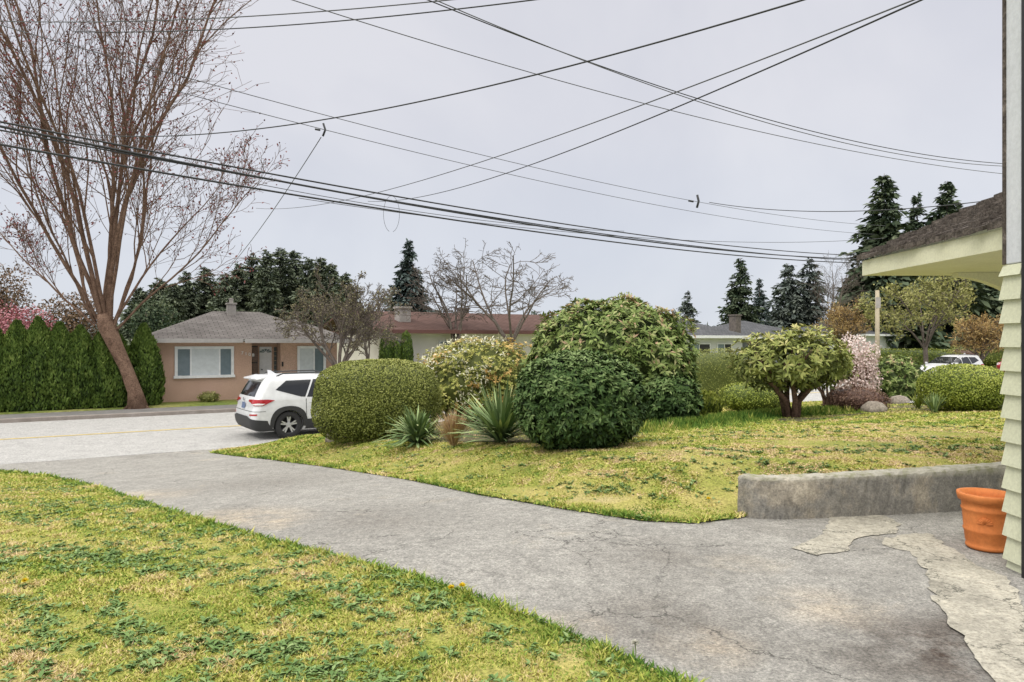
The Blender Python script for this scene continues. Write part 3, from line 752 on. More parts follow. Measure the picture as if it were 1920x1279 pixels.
M['pinkstucco'] = nmat('pink_stucco', [(.3,(.56,.37,.285)),(.7,(.64,.435,.34))], .8, .95, .5, 30, .25)
M['greyroof'] = roofmat('grey_shingles', (.165,.150,.142), (.21,.193,.183))
M['redroof'] = roofmat('red_brown_shingles', (.105,.060,.050), (.135,.082,.070))
M['darkroof'] = roofmat('charcoal_shingles', (.085,.088,.095), (.12,.122,.13))
M['redtrim'] = flat('red_brown_trim', (.14,.06,.05), .6)
M['creamwall'] = nmat('cream_stucco', [(.3,(.70,.66,.60)),(.7,(.80,.76,.70))], .8, .9, .2, 40, .1)
M['greywall'] = nmat('blue_grey_siding', [(.3,(.19,.20,.215)),(.7,(.25,.26,.275))], .8, .9, .2, 40, .1)
M['whitewall'] = nmat('white_siding', [(.3,(.58,.59,.6)),(.7,(.68,.69,.7))], .8, .9, .2, 40, .1)
M['tanwall'] = nmat('tan_siding', [(.3,(.42,.36,.28)),(.7,(.50,.44,.35))], .8, .9, .2, 40, .1)
M['chim'] = nmat('chimney_concrete', [(.3,(.33,.31,.29)),(.7,(.45,.42,.39))], 3, .9, .4, 30, .2)
M['brick'] = nmat('chimney_brick', [(.3,(.22,.10,.07)),(.7,(.32,.16,.12))], 5, .9, .4, 30, .3)
M['darkchim'] = nmat('dark_stone', [(.3,(.10,.09,.085)),(.7,(.22,.185,.165))], 5, .9, .4, 30, .3)
def pinkhouse():
    t = 31.0; s0 = s_at(287,t); s1 = s_at(632,t)
    o = stroot('house', s0, t, 'pink stucco bungalow with grey hip roof and white picture window', 'house')
    X = lambda px, tt=t: s_at(px,tt)-s0
    Zp = lambda py, px: z_at(py,px,t)-.15
    w = s1-s0; ez = 2.42
    g = G(); d0 = X(472); d1 = X(526)
    g.box(0,d0,0,7.8,-.3,ez); g.box(d1,w,0.01,7.8,-.3,ez); g.box(d0+.002,d1-.002,.75,7.7,-.3,ez-.005)
    g.build('wall', M['pinkstucco'], o)
    g = G(); hip(g,-.55,w+.55,-.6,8.4,ez+.10,ez+1.42, ins=3.2)
    rf = g.build('roof', M['greyroof'], o)
    xa, xb = X(452), w+.56
    g = G(); hip(g,xa,xb,-.95,4.5,ez+.10-.004,ez+1.02,ins=2.0); g.build('porch_roof', M['greyroof'], o)
    g = G(); g.box(-.56,xa-.01,-.64,-.60,ez-.04,ez+.12); g.box(-.59,-.56,-.64,8.4,ez-.04,ez+.12); g.box(xa,xb,-1.0,-.953,ez-.05,ez+.115)
    g.build('gutter', flat('gutter_grey', (.42,.40,.38), .5), rf)
    g = G(); g.box(-.5,xa,-.598,-.02,ez+.03,ez+.06); g.box(xa+.01,xb-.01,-.95,-.02,ez+.032,ez+.062); g.build('eave', M['white_paint'], rf)
    cx = X(433, 34.5); g = G(); g.box(cx-.18,cx+.18,3.2,3.66,ez+.8,ez+1.72); g.box(cx-.22,cx+.22,3.16,3.70,ez+1.722,ez+1.80)
    g.build('chimney', M['chim'], rf); G().lathe([(.09,0),(.09,.16),(.11,.16),(.11,.20),(0,.22)],10,c=(cx,3.43,ez+1.80)).build('flue', M['chim'], rf)
    x0, x1 = X(333), X(433); z0, z1 = Zp(704,385), Zp(655,385)
    window(o, x0, x1, z0, z1, M['white_paint'], [M['glass'],M['blind'],M['glass']], .11, 0, (x0+.24*(x1-x0), x1-.22*(x1-x0)))
    x0, x1 = X(562), X(606)
    window(o, x0, x1, z0, z1, M['white_paint'], [M['blind'],M['glass']], .11, .01, (x0+.6*(x1-x0),))
    # recessed entry: white door with fan light, iron gate, glass blocks
    da, db = X(486,t+.75), X(509,t+.75)
    dd = G().box(da,db,.70,.746,.25,2.2).build('door', flat('door_white',(.78,.78,.82),.5), o)
    g = G()
    for k in range(5):
        a0 = R(180*k/5+4); a1 = R(180*(k+1)/5-4); c = ((da+db)/2, 1.94)
        g.poly([(c[0]+.06*math.cos(a0),.695,c[1]+.06*math.sin(a0)),(c[0]+.06*math.cos(a1),.695,c[1]+.06*math.sin(a1)),(c[0]+.26*math.cos(a1),.695,c[1]+.17*math.sin(a1)),(c[0]+.26*math.cos(a0),.695,c[1]+.17*math.sin(a0))])
    g.build('fan_light', M['glass'], dd)
    G().lathe([(0,-.03),(.03,-.03),(.03,.03),(0,.03)],10,'y',(da+.1,.67,1.2)).build('handle', M['dark'], dd)
    g = G(); ga, gb = X(474), X(485)
    for k in range(6):
        xx = ga+(gb-ga)*k/5; g.box(xx-.012,xx+.012,.28,.305,.2,2.25)
    for zz in (.25,.9,1.5,2.2): g.box(ga,gb,.276,.309,zz,zz+.04)
    g.build('iron_gate', M['black'], o)
    g = G(); ba, bb = X(513,t+.75), X(524,t+.75)
    for i in range(2):
        for j in range(6): g.box(ba+i*(bb-ba)/2+.01,ba+(i+1)*(bb-ba)/2-.01,.70,.747,1.0+j*.2,1.18+j*.2)
    g.build('glass_block_window', flat('glass_block',(.12,.14,.14),.15), o)
    g = G(); g.box(d0,d1,.1,.70,-.05,.2); g.build('step', M['chim'], o)
    g = G(); g.box(d1+.05,d1+.12,-.02,.006,1.35,1.55); g.build('lamp', M['black'], o)
    # house number, slanting downwards to the right
    for k, ch in enumerate('7108'):
        cu = bpy.data.curves.new('digit', 'FONT'); cu.body = ch; cu.size = .19; cu.extrude = .012
        tmp = bpy.data.objects.new('digit', cu); C.objects.link(tmp)
        bpy.context.view_layer.update()
        me = bpy.data.meshes.new_from_object(tmp.evaluated_get(bpy.context.evaluated_depsgraph_get()))
        bpy.data.objects.remove(tmp)
        me.materials.clear(); me.materials.append(M['white_paint'])
        q = bpy.data.objects.new('house_number', me); C.objects.link(q); q.parent = o
        q.location = (X(452)+.145*k, -.02, Zp(663,463)-.05-.03*k); q.rotation_euler = (R(90),0,0)
pinkhouse()

def genhouse(px0, px1, t, dep, ez, rz, wall, roof, label, hipr=True, chim=None, wins=(), over=.6, name='house', trim=None):
    s0 = s_at(px0,t); s1 = s_at(px1,t); w = s1-s0
    o = stroot(name, s0, t, label, 'house')
    G().box(0,w,0,dep,-.3,ez-.01).build('wall', wall, o)
    g = G()
    if hipr: hip(g,-over,w+over,-over,dep+over,ez+.1,rz)
    else:
        gablex(g,-over,w+over,-over,dep+over,ez+.12,rz)
    rf = g.build('roof', roof, o)
    if not hipr:
        for xx in (0.02, w-.02):
            g = G(); g.poly([(xx,0.05,ez-.02),(xx,dep-.05,ez-.02),(xx,dep/2,rz-.16)]); g.build('gable_wall', wall, o)
    g = G(); g.box(-over-.01,w+over+.01,-over-.05,-over-.003,ez-.08,ez+.13); g.box(-over-.05,-over-.012,-over-.05,dep+over,ez-.08,ez+.128)
    g.build('fascia', trim or (M['white_paint'] if wall is not M['tanwall'] else M['fascia']), rf)
    G().box(-over,w+over,-over,-.02,ez+.0,ez+.03).build('eave', M['white_paint'], rf)
    for (pc, yy, hw, ztop, cm) in (chim or []):
        x = s_at(pc,t+yy)-s0
        g = G(); g.box(x-hw,x+hw,yy-.4,yy+.4,ez,ztop-.12); g.box(x-hw-.07,x+hw+.07,yy-.47,yy+.47,ztop-.118,ztop); g.build('chimney', cm, rf)
    for (a, b, z0, z1) in wins:
        xa, xb = s_at(a,t)-s0, s_at(b,t)-s0
        window(o, xa, xb, z0, z1, M['white_paint'], [M['glass'],M['dark']], .07, 0, ((xa+xb)/2,))
    return o
genhouse(722,1075,37.0,11,2.95,4.35,M['creamwall'],M['redroof'],'cream low house with red brown roof behind the bare trees', False,
   [(755,2.0,.36,4.5,M['chim']),(868,6.5,.28,4.75,M['darkchim'])], [(735,770,1.0,2.5),(825,865,.9,2.4),(900,960,1.0,2.4)], over=.9, trim=M['redtrim'])
genhouse(1212,1392,39.0,9,2.75,4.6,M['whitewall'],M['darkroof'],'white house with charcoal hip roof right of the large rhododendron', True,
   [(1378,3.5,.30,4.75,M['darkchim'])], [(1290,1330,1.0,2.2),(1345,1370,1.0,2.2)])
genhouse(1398,1530,42.0,9,2.7,4.4,M['greywall'],M['darkroof'],'blue grey low house behind the rhododendron tree', True, None, [(1420,1450,1.0,2.2)])
genhouse(1585,1705,48.0,9,3.1,5.0,M['whitewall'],M['darkroof'],'white house with grey roof left of the pale green tree', True, [(1636,3.5,.4,5.5,M['brick'])], [(1670,1695,1.2,2.5)])
genhouse(1728,1800,52.0,10,4.2,5.9,M['whitewall'],M['redroof'],'tall white house with sloping roof right of the pale green tree', False, [(1812,4.5,.5,6.2,M['tanwall'])], [(1745,1765,1.5,3.0)])
genhouse(1822,1960,50.0,9,3.2,5.4,M['tanwall'],M['redroof'],'tan house with brown roof beyond the ball shaped bush', False, None, [(1850,1880,1.2,2.6)])

# ------------------------------------------------------------ cars
def car_tables(k):
    zs = np.array([.20,.28,.40,.55,.70,.85,.96,1.03,1.10,1.25,1.40,1.52,1.60,1.65,1.685])
    xr = np.array([.24,.08,.02,.0,.02,.07,.07,.09,.12,.19,.27,.34,.38,.44,.74])
    xf = np.array([4.3,4.45,4.55,4.6,4.58,4.5,4.25,3.72,3.42,3.10,2.82,2.56,2.36,2.2,1.9])
    w = np.array([.80,.87,.905,.92,.928,.925,.915,.91,.895,.855,.815,.775,.735,.67,.46])
    return zs, xr, xf, w
def build_car(loc, rz, paint, label, zscale=1., group=None, name='parked_car'):
    zs, xr, xf, w = car_tables(1)
    f = lambda z: (np.interp(z,zs,xr), np.interp(z,zs,xf), np.interp(z,zs,w))
    o = empty(name, loc, rz, label, 'car', group); o.scale = (1,1,zscale)
    RX, RY = .19, .21
    def half(z):
        a, b, h = f(z); ry = min(RY,h*.6); ry2 = min(.5,h*.7); pts = []
        for y in np.linspace(0,h-ry,5)[:-1]: pts.append((a+.03*(y/h)**2,y))
        for q in np.linspace(0,math.pi/2,9): pts.append((a+.02+RX*(1-math.cos(q)),h-ry+ry*math.sin(q)))
        for x in np.linspace(a+RX+.02,b-.55,20)[1:-1]: pts.append((x,h))
        for q in np.linspace(math.pi/2,0,8): pts.append((b-.55+.55*math.cos(q),h-ry2+ry2*math.sin(q)))
        for y in np.linspace(h-ry2,0,4)[1:]: pts.append((b,y))
        return pts
    lev = np.unique(np.r_[np.linspace(.20,1.685,44), 1.67,1.68])
    V = []; Fc = []
    for z in lev:
        hp = half(z); ring = [(x,-y,z) for x, y in hp]+[(x,y,z) for x, y in hp[::-1]][1:-1]
        V += ring
    m = len(ring)
    for i in range(len(lev)-1):
        for j in range(m): Fc.append((i*m+j, i*m+(j+1)%m, (i+1)*m+(j+1)%m, (i+1)*m+j))
    Fc.append(tuple(range(m-1,-1,-1))); Fc.append(tuple((len(lev)-1)*m+j for j in range(m)))
    body = mesh_obj('body', V, Fc, paint, None, smooth=True)
    cut = G()
    for x in (.98,3.67):
        for sy in (-1,1): cut.lathe([(0,.62*sy),(.405,.62*sy),(.405,1.2*sy),(0,1.2*sy)],32,'y',(x,0,.36))
    co = cut.build('cutter', M['dark'])
    bm = bmesh.new(); bm.from_mesh(co.data); bmesh.ops.remove_doubles(bm, verts=bm.verts, dist=1e-5); bmesh.ops.recalc_face_normals(bm, faces=bm.faces); bm.to_mesh(co.data); bm.free()
    bm = bmesh.new(); bm.from_mesh(body.data); bmesh.ops.recalc_face_normals(bm, faces=bm.faces); bm.to_mesh(body.data); bm.free()
    md = body.modifiers.new('b','BOOLEAN'); md.object = co; md.operation = 'DIFFERENCE'; md.solver = 'EXACT'
    bpy.context.view_layer.update()
    me = bpy.data.meshes.new_from_object(body.evaluated_get(bpy.context.evaluated_depsgraph_get()))
    body.modifiers.clear(); body.data = me; bpy.data.objects.remove(co)
    try: me.set_sharp_from_angle(angle=R(35))
    except Exception: pass
    me.materials.clear(); me.materials.append(paint); body.parent = o
    def side(x, z, sgn, off):
        a, b, h = f(z); q = np.clip((a+RX+.02-x)/RX,0,1); qf = np.clip((x-(b-.55))/.55,0,1); ry2 = np.minimum(.5,h*.7)
        y = np.where(q > 0, h-RY+RY*np.sqrt(1-q*q), h); y = np.where(qf > 0, h-ry2+ry2*np.sqrt(1-np.minimum(qf,.99)**2), y)
        return np.c_[x, sgn*(y+off), z+off*.3]
    def uz(u, z, off):
        a, b, h = f(z); fl = h-RY; A = .315; au = np.abs(u); sg = np.where(u >= 0, 1, -1)
        q = np.clip((au-fl)/A,0,1)*math.pi/2
        x = np.where(au < fl, a+.03*(au/h)**2, a+.02+RX*(1-np.cos(q)))+np.maximum(au-fl-A,0)
        y = np.where(au < fl, au, fl+RY*np.sin(q))
        return np.c_[x-off*np.cos(q), sg*(y+off*np.sin(q)), z+off*.2]
    def panel(nm, poly, mp, mat, par=o, step=.06):
        P2, fc = cdt(poly, step, .1); return mesh_obj(nm, mp(P2[:,0],P2[:,1]), fc, mat, par, smooth=True)
    gl = M['carglass']; pl = M['plastic']
    panel('rear_window', [(-.68,1.13),(.68,1.13),(.60,1.50),(-.60,1.50)], lambda u,z: uz(u,z,.006), gl)
    panel('rear_cladding', [(-1.25,.215),(1.25,.215),(1.22,.50),(.9,.54),(.5,.62),(-.5,.62),(-.9,.54),(-1.22,.50)], lambda u,z: uz(u,z,.014), pl)
    panel('bumper_seam', [(-1.15,.745),(1.15,.745),(1.15,.757),(-1.15,.757)], lambda u,z: uz(u,z,.004), M['dark'])
    for sg in (1,-1):
        panel('taillight', [(sg*a,b) for a, b in ((.40,1.00),(.62,.97),(.80,.90),(1.04,.90),(1.32,1.03),(1.12,1.06),(.7,1.06),(.42,1.045))], lambda u,z: uz(u,z,.016), M['tail'])
        panel('tail_lens', [(sg*a,b) for a, b in ((.70,.935),(.84,.915),(1.02,.915),(1.10,.95),(.9,.965))], lambda u,z: uz(u,z,.02), M['white_paint'])
        panel('reflector', [(sg*a,b) for a, b in ((.66,.64),(.95,.65),(.95,.69),(.68,.68))], lambda u,z: uz(u,z,.012), M['tail'])
        sd = lambda x,z,k=sg: side(x,z,k,.006)
        panel('side_window', [(.64,1.30),(1.30,1.10),(1.42,1.09),(1.62,1.54),(.94,1.53)], sd, gl)
        panel('side_window', [(1.47,1.085),(2.36,1.05),(2.36,1.55),(1.68,1.55)], sd, gl)
        panel('side_window', [(2.42,1.048),(3.30,1.04),(3.0,1.27),(2.66,1.45),(2.55,1.50),(2.42,1.51)], sd, gl)
        sc = lambda x,z,k=sg: side(x,z,k,.014)
        panel('sill_cladding', [(1.44,.215),(3.20,.215),(3.20,.49),(1.44,.49)], sc, pl)
        for x in (1.44,2.39,3.30):
            panel('door_seam', [(x-.006,.44),(x+.006,.44),(x+.008,1.04),(x-.008,1.04)], lambda a,z,k=sg: side(a,z,k,.004), M['dark'])
        for x in (1.62,2.55):
            g = G(); g.box(x-.1,x+.1,sg*.915-.02,sg*.915+.03*sg+.02,.94,.965); g.build('door_handle', paint, o, bevel=.008)
        for x in (.98,3.67):          # black arch trim
            a0 = np.linspace(R(-8),R(188),26); g = G()
            pa = []
            for r0 in (.395,.50):
                pa.append([(x+r0*math.cos(a)*(1+.06*math.sin(2*a)**2*(r0>.4)),.36+r0*math.sin(a)*(1+.06*math.sin(2*a)**2*(r0>.4))) for a in a0])
            for i in range(25):
                q = [pa[0][i],pa[0][i+1],pa[1][i+1],pa[1][i]]
                q3 = side(np.array([p[0] for p in q]),np.array([max(p[1],.21) for p in q]),sg,.018)
                qi = q3.copy(); qi[:,1] -= sg*.05
                g.hexa([tuple(v) for v in qi]+[tuple(v) for v in q3])
            g.build('wheel_arch', pl, o)
        g = G()   # mirror
        g.box(3.05,3.2,sg*.93-.02,sg*.93+.13*sg,1.05,1.19); g.build('mirror', paint, o, bevel=.03)
        g = G(); g.tube([(.70,sg*.66,1.64),(.90,sg*.66,1.72),(2.2,sg*.66,1.73),(2.45,sg*.64,1.66)],.018,6); g.build('roof_rail', pl, o, smooth=True)
        panel('headlight', [(4.05,.80),(4.5,.76),(4.5,.88),(4.02,.93)], lambda a,z,k=sg: side(a,z,k,.008), M['white_paint'])
    G().hexa([(.22,-.62,1.55),(.56,-.64,1.605),(.56,.64,1.605),(.22,.62,1.55),(.20,-.61,1.59),(.56,-.64,1.67),(.56,.64,1.67),(.20,.61,1.59)]).build('spoiler', paint, o, bevel=.015)
    g = G(); g.hexa([(2.5,-.62,1.535),(3.36,-.74,1.1),(3.36,.74,1.1),(2.5,.62,1.535),(2.52,-.62,1.56),(3.40,-.74,1.115),(3.40,.74,1.115),(2.52,.62,1.56)]); g.build('windscreen', gl, o)
    panel('license_plate', [(-.155,.80),(.155,.80),(.155,.955),(-.155,.955)], lambda u,z: uz(u,z,.02), M['plate'])
    g = G()   # oval badge of interlocking ellipses
    for (ry, rz_, dz) in ((.065,.042,0),(.024,.040,0),(.05,.016,.018)):
        g.tube([(-.0+.055,ry*math.cos(a),1.045+dz+rz_*math.sin(a)) for a in np.linspace(0,2*math.pi,25)], .006, 5)
    g.build('emblem', M['chrome'], o)
    G().tube([(.165,0,1.18),(.17,.2,1.21),(.18,.36,1.20)],.012,5).build('rear_wiper', pl, o)
    G().hexa([(.7,-.03,1.66),(.95,-.03,1.66),(.95,.03,1.66),(.7,.03,1.66),(.68,-.006,1.80),(.76,-.006,1.79),(.76,.006,1.79),(.68,.006,1.80)]).build('antenna', paint, o)
    for x in (.98,3.67):
        for sy in (-1,1):
            wq = G(); tw = .23; yo = .685
            wq.lathe([(.235,sy*yo),(.30,sy*(yo-.01)),(.345,sy*(yo+.01)),(.362,sy*(yo+.04)),(.362,sy*(yo+tw-.05)),(.345,sy*(yo+tw-.015)),(.30,sy*(yo+tw)),(.24,sy*(yo+tw-.008))],40,'y',(x,0,.362))
            wh = wq.build('wheel', M['tyre'], o, smooth=True)
            g = G(); g.lathe([(.243,sy*(yo+.02)),(.243,sy*(yo+tw-.012)),(.222,sy*(yo+tw-.016)),(.215,sy*(yo+tw-.06)),(.21,sy*(yo+.05)),(0,sy*(yo+.045))],32,'y',(x,0,.362))
            g.build('rim_barrel', M['plastic'], wh, smooth=True)
            g = G(); yb_ = sy*(yo+tw-.03)
            for k in range(5):
                for da in (-.17,.17):
                    a = 2*math.pi*k/5+.3; a2 = a+da
                    p0 = np.array([x+.05*math.cos(a+da*.6),.362+.05*math.sin(a+da*.6)]); p1 = np.array([x+.222*math.cos(a2),.362+.222*math.sin(a2)])
                    nrm = np.array([-(p1-p0)[1],(p1-p0)[0]]); nrm /= np.hypot(*nrm); hw = .017
                    q = [p0-nrm*hw,p1-nrm*hw*1.2,p1+nrm*hw*1.2,p0+nrm*hw]
                    g.hexa([(c[0],yb_-sy*.03,c[1]) for c in q]+[(c[0],yb_,c[1]) for c in q])
            g.lathe([(.225,yb_-sy*.02),(.225,yb_+sy*.012),(.243,yb_+sy*.014)],32,'y',(x,0,.362))
            g.lathe([(.07,yb_-sy*.03),(.068,yb_+sy*.004),(.03,yb_+sy*.01),(0,yb_+sy*.01)],16,'y',(x,0,.362))
            g.build('rim', M['alloy'], wh)
    return o
M['carglass'] = flat('car_glass', (.012,.014,.018), .06, 0, .6); M['plastic'] = flat('black_plastic', (.035,.036,.038), .6)
M['tail'] = flat('tail_red', (.42,.012,.018), .2, 0, .6, .5); M['plate'] = flat('plate', (.14,.19,.33), .4); M['chrome'] = flat('chrome', (.6,.6,.62), .15, 1)
M['tyre'] = flat('tyre', (.025,.025,.026), .8); M['alloy'] = flat('alloy', (.60,.61,.63), .35, .5)
M['carwhite'] = flat('white_car_paint', (.74,.75,.77), .28, 0, .5, .6); M['carred'] = flat('red_car_paint', (.35,.02,.025), .28, 0, .5, .6)
hd = R(36)
cpt = ray_ground(541, 823, lambda x,y: np.asarray(x)*0.)
cr = np.array([[math.cos(hd),-math.sin(hd)],[math.sin(hd),math.cos(hd)]])@np.array([.98,-.86])
build_car((cpt[0]-cr[0], cpt[1]-cr[1], .01), hd, M['carwhite'], 'white sport utility car parked at the kerb behind the clipped hedge', 1.)
q = st(s_at(1822,24.6),24.6); build_car((q[0],q[1],.10), R(205), M['carwhite'], 'distant white car parked behind the ball shaped bush', .95)
q = st(s_at(1945,26.2),26.2); build_car((q[0],q[1],.10), R(210), M['carred'], 'distant red car partly hidden by the house wall', .95)

# ------------------------------------------------------------ trees
def grow(g, tips, p, d, L, r, lvl, prm, rr):
    n = prm['seg'][lvl]; pts = [p]; dirs = [d]
    for i in range(n):
        d = (d+Vector((rr.gauss(0,1),rr.gauss(0,1),rr.gauss(0,1)))*prm['jit'][lvl]+Vector((0,0,prm['up'][lvl]))).normalized()
        p = p+d*(L/n); pts.append(p); dirs.append(d)
    r1 = max(r*.35, prm['rmin'])
    rad = [r+(r1-r)*i/n for i in range(n+1)]
    g.tube(pts, rad, prm['sides'][lvl], cap=False)
    if lvl == len(prm['nch']):
        for i in range(1, n+1): tips.append((pts[i], dirs[i]))
        return
    for k in range(prm['nch'][lvl]):
        u = prm['start']+(1-prm['start'])*(k+rr.random())/prm['nch'][lvl]
        q = u*n; i = min(int(q), n-1); pp = pts[i].lerp(pts[i+1], q-i)
        ax = dirs[i].orthogonal(); ax.rotate(Matrix.Rotation(rr.uniform(0,6.283),3,dirs[i]))
        dd = dirs[i].copy(); dd.rotate(Matrix.Rotation(R(prm['ang'][lvl])*rr.uniform(.6,1.3),3,ax))
        if prm.get('flat'): dd.z *= prm['flat']; dd.normalize()
        grow(g, tips, pp, dd, L*prm['ratio'][lvl]*rr.uniform(.7,1.2)*(1.15-.5*u), max((rad[i]+(rad[i+1]-rad[i])*(q-i))*.55, prm['rmin']), lvl+1, prm, rr)
def tipleaves(tips, per, L, W, r, spread, tlo=0., thi=1.):
    Pp = np.array([t[0] for t in tips]); Pp = np.repeat(Pp, per, 0)+r.normal(0,spread,(len(tips)*per,3)); n = len(Pp)
    A = unit(r.normal(size=(n,3)))
    return leafset(Pp, A, L*r.uniform(.5,1.3,n), W, r.uniform(tlo,thi,n), r)
M['maple_bud'] = leafmat('red_buds', [(0,(.11,.03,.032)),(.5,(.22,.075,.075)),(1,(.33,.15,.135))], 0, .8, .05)
def red_maple():
    b = st(s_at(257,29.0),29.0); Y = b[1]; rr = random.Random(8); r = np.random.default_rng(5)
    o = empty('maple_tree', (b[0],b[1],.12), 0, 'tall leaning maple with bare fanning branches and red buds', 'tree')
    m = Y/F
    def Q(px, py, dy=0): return Vector(((px-257)*m, dy, CZ-(py-HOR)*m-.12))
    g = G(); tr = [Vector((.05,0,-.15)), Q(253,735), Q(236,690), Q(216,648), Q(200,612), Q(194,590)]
    g.tube(tr, [.40,.25,.225,.26,.31,.22], 12)
    for k in range(7):
        a = 2*math.pi*k/7; g.tube([(math.cos(a)*.5,math.sin(a)*.4,-.08),(math.cos(a)*.25,math.sin(a)*.22,.1),(math.cos(a)*.06,math.sin(a)*.06,.6)],[.04,.09,.09],6)
    tips = []
    prm = dict(seg=[11,7,5,3], jit=[.065,.11,.16,.22], up=[.035,.11,.09,.04], rmin=.0078, sides=[7,5,4,3], nch=[9,7,4], start=.16, ang=[20,30,38], ratio=[.46,.48,.58])
    # main stems: (target px, py, depth, start px, start py, radius)
    for (tx, ty, dz, sx, sy, rad) in ((-110,230,1.5,178,604,.065),(-50,60,-1.5,182,600,.07),(10,-90,1,190,596,.085),(60,-190,-.8,192,600,.09),(125,-210,1.6,196,592,.09),(190,-190,-1.2,200,600,.09),
         (255,-100,.8,206,596,.075),(305,30,-1.6,208,604,.065),(350,120,1.5,212,610,.058),(410,220,-.8,214,616,.05),(455,330,1.2,216,622,.045),(-30,400,.6,178,612,.045),(170,0,-3.,200,600,.07),(310,230,3,212,612,.05),(20,290,-2.5,180,608,.045),(90,-40,2.6,194,598,.07)):
        p0 = Q(sx,sy); p1 = Q(tx,ty,dz*1.4); v = p1-p0
        grow(g, tips, p0, v.normalized(), v.length, rad, 0, prm, rr)
    g.build('trunk', M['bark_red'], o, smooth=True)
    k = [t for t in tips if rr.random() < .6]
    V, Fc, t = tipleaves(k, 1, .12, .07, r, .07)
    mesh_obj('crown', V, Fc, M['maple_bud'], o, tint=t)
red_maple()

def bare_tree(name, label, px, py, top, Y, spread, seed, mat, prm, leaf=None, stems=5, base_z=.15, lean=0, r0=.16):
    rr = random.Random(seed); r = np.random.default_rng(seed)
    x = (px-960)/F*Y; o = empty(name, (x,Y,base_z), 0, label, 'tree'); h = CZ-(top-HOR)/F*Y-base_z
    g = G(); tips = []; th = h*.28
    g.tube([(0,0,-.2),(0.05,0,th*.5),(lean*.1,0,th)], [r0*1.3,r0,r0*.9], 9)
    for k in range(stems):
        a = 2*math.pi*(k+rr.random()*.6)/stems; q = spread*rr.uniform(.3,1)
        v = Vector((math.cos(a)*q, math.sin(a)*q, (h-th)*rr.uniform(.72,1.)))
        grow(g, tips, Vector((lean*.1,0,th*rr.uniform(.75,1))), v.normalized(), v.length*.95, r0*.5, 0, prm, rr)
    g.build('trunk', mat, o, smooth=True)
    if leaf:
        m_, per, L, W, sp = leaf; V, Fc, t = tipleaves(tips, per, L, W, r, sp); mesh_obj('crown', V, Fc, m_, o, tint=t)
    return o
flatp = dict(seg=[6,5,4,3], jit=[.12,.16,.2,.25], up=[.02,.02,.02,.02], rmin=.012, sides=[6,5,4,3], nch=[6,6,4], start=.35, ang=[50,45,40], ratio=[.5,.5,.5], flat=.55)
upp = dict(seg=[6,5,4,3], jit=[.10,.16,.2,.25], up=[.05,.05,.04,.02], rmin=.010, sides=[6,5,4,3], nch=[7,7,5], start=.2, ang=[38,42,42], ratio=[.5,.5,.5])
M['twig_leaf'] = leafmat('twig_moss', [(0,(.08,.075,.04)),(.5,(.16,.145,.075)),(1,(.27,.24,.13))])
M['palegreen'] = leafmat('pale_spring_leaves', [(0,(.13,.14,.04)),(.5,(.31,.31,.10)),(1,(.48,.46,.19))], .2)
M['willow'] = leafmat('golden_twigs', [(0,(.22,.13,.05)),(.5,(.42,.28,.11)),(1,(.55,.42,.19))], .2)
bare_tree('bare_tree', 'flat topped bare tree behind the cream house, left of the two', 852, 690, 474, 40, 2.0, 3, M['bark_far'], flatp, stems=6)
bare_tree('bare_tree', 'larger flat topped bare tree rising over the red brown roof', 958, 690, 462, 40, 3.0, 9, M['bark_far'], flatp, stems=7)
bare_tree('gnarled_tree', 'dense twiggy gnarled tree at the right end of the pink house', 636, 720, 522, 27.5, 1.5, 12, M['bark_far'], upp, leaf=(M['twig_leaf'],1,.09,.05,.04), stems=7, r0=.15)
bare_tree('bare_shrub_tree', 'thin bare branched small tree left of the cream house wall', 690, 720, 540, 31, 1.0, 15, M['bark_far'], upp, stems=4, r0=.08)
bare_tree('pale_green_tree', 'flat topped tree with pale yellow green leaves left of tall white house', 1735, 680, 520, 50, 3.0, 21, M['bark_far'], flatp, leaf=(M['palegreen'],2,.22,.12,.18), stems=6)
bare_tree('bare_tree', 'grey leafless tree among the distant conifers', 1556, 660, 492, 80, 2.4, 25, M['bark_far'], upp, stems=5)
bare_tree('golden_willow', 'orange twigged weeping tree left of the wooden pole', 1590, 660, 584, 56, 1.4, 27, M['bark_far'], upp, leaf=(M['willow'],1,.30,.05,.1), stems=6)
bare_tree('golden_willow', 'orange yellow twiggy tree at the tan house', 1838, 668, 600, 46, 1.2, 29, M['bark_far'], upp, leaf=(M['willow'],1,.25,.06,.1), stems=6)

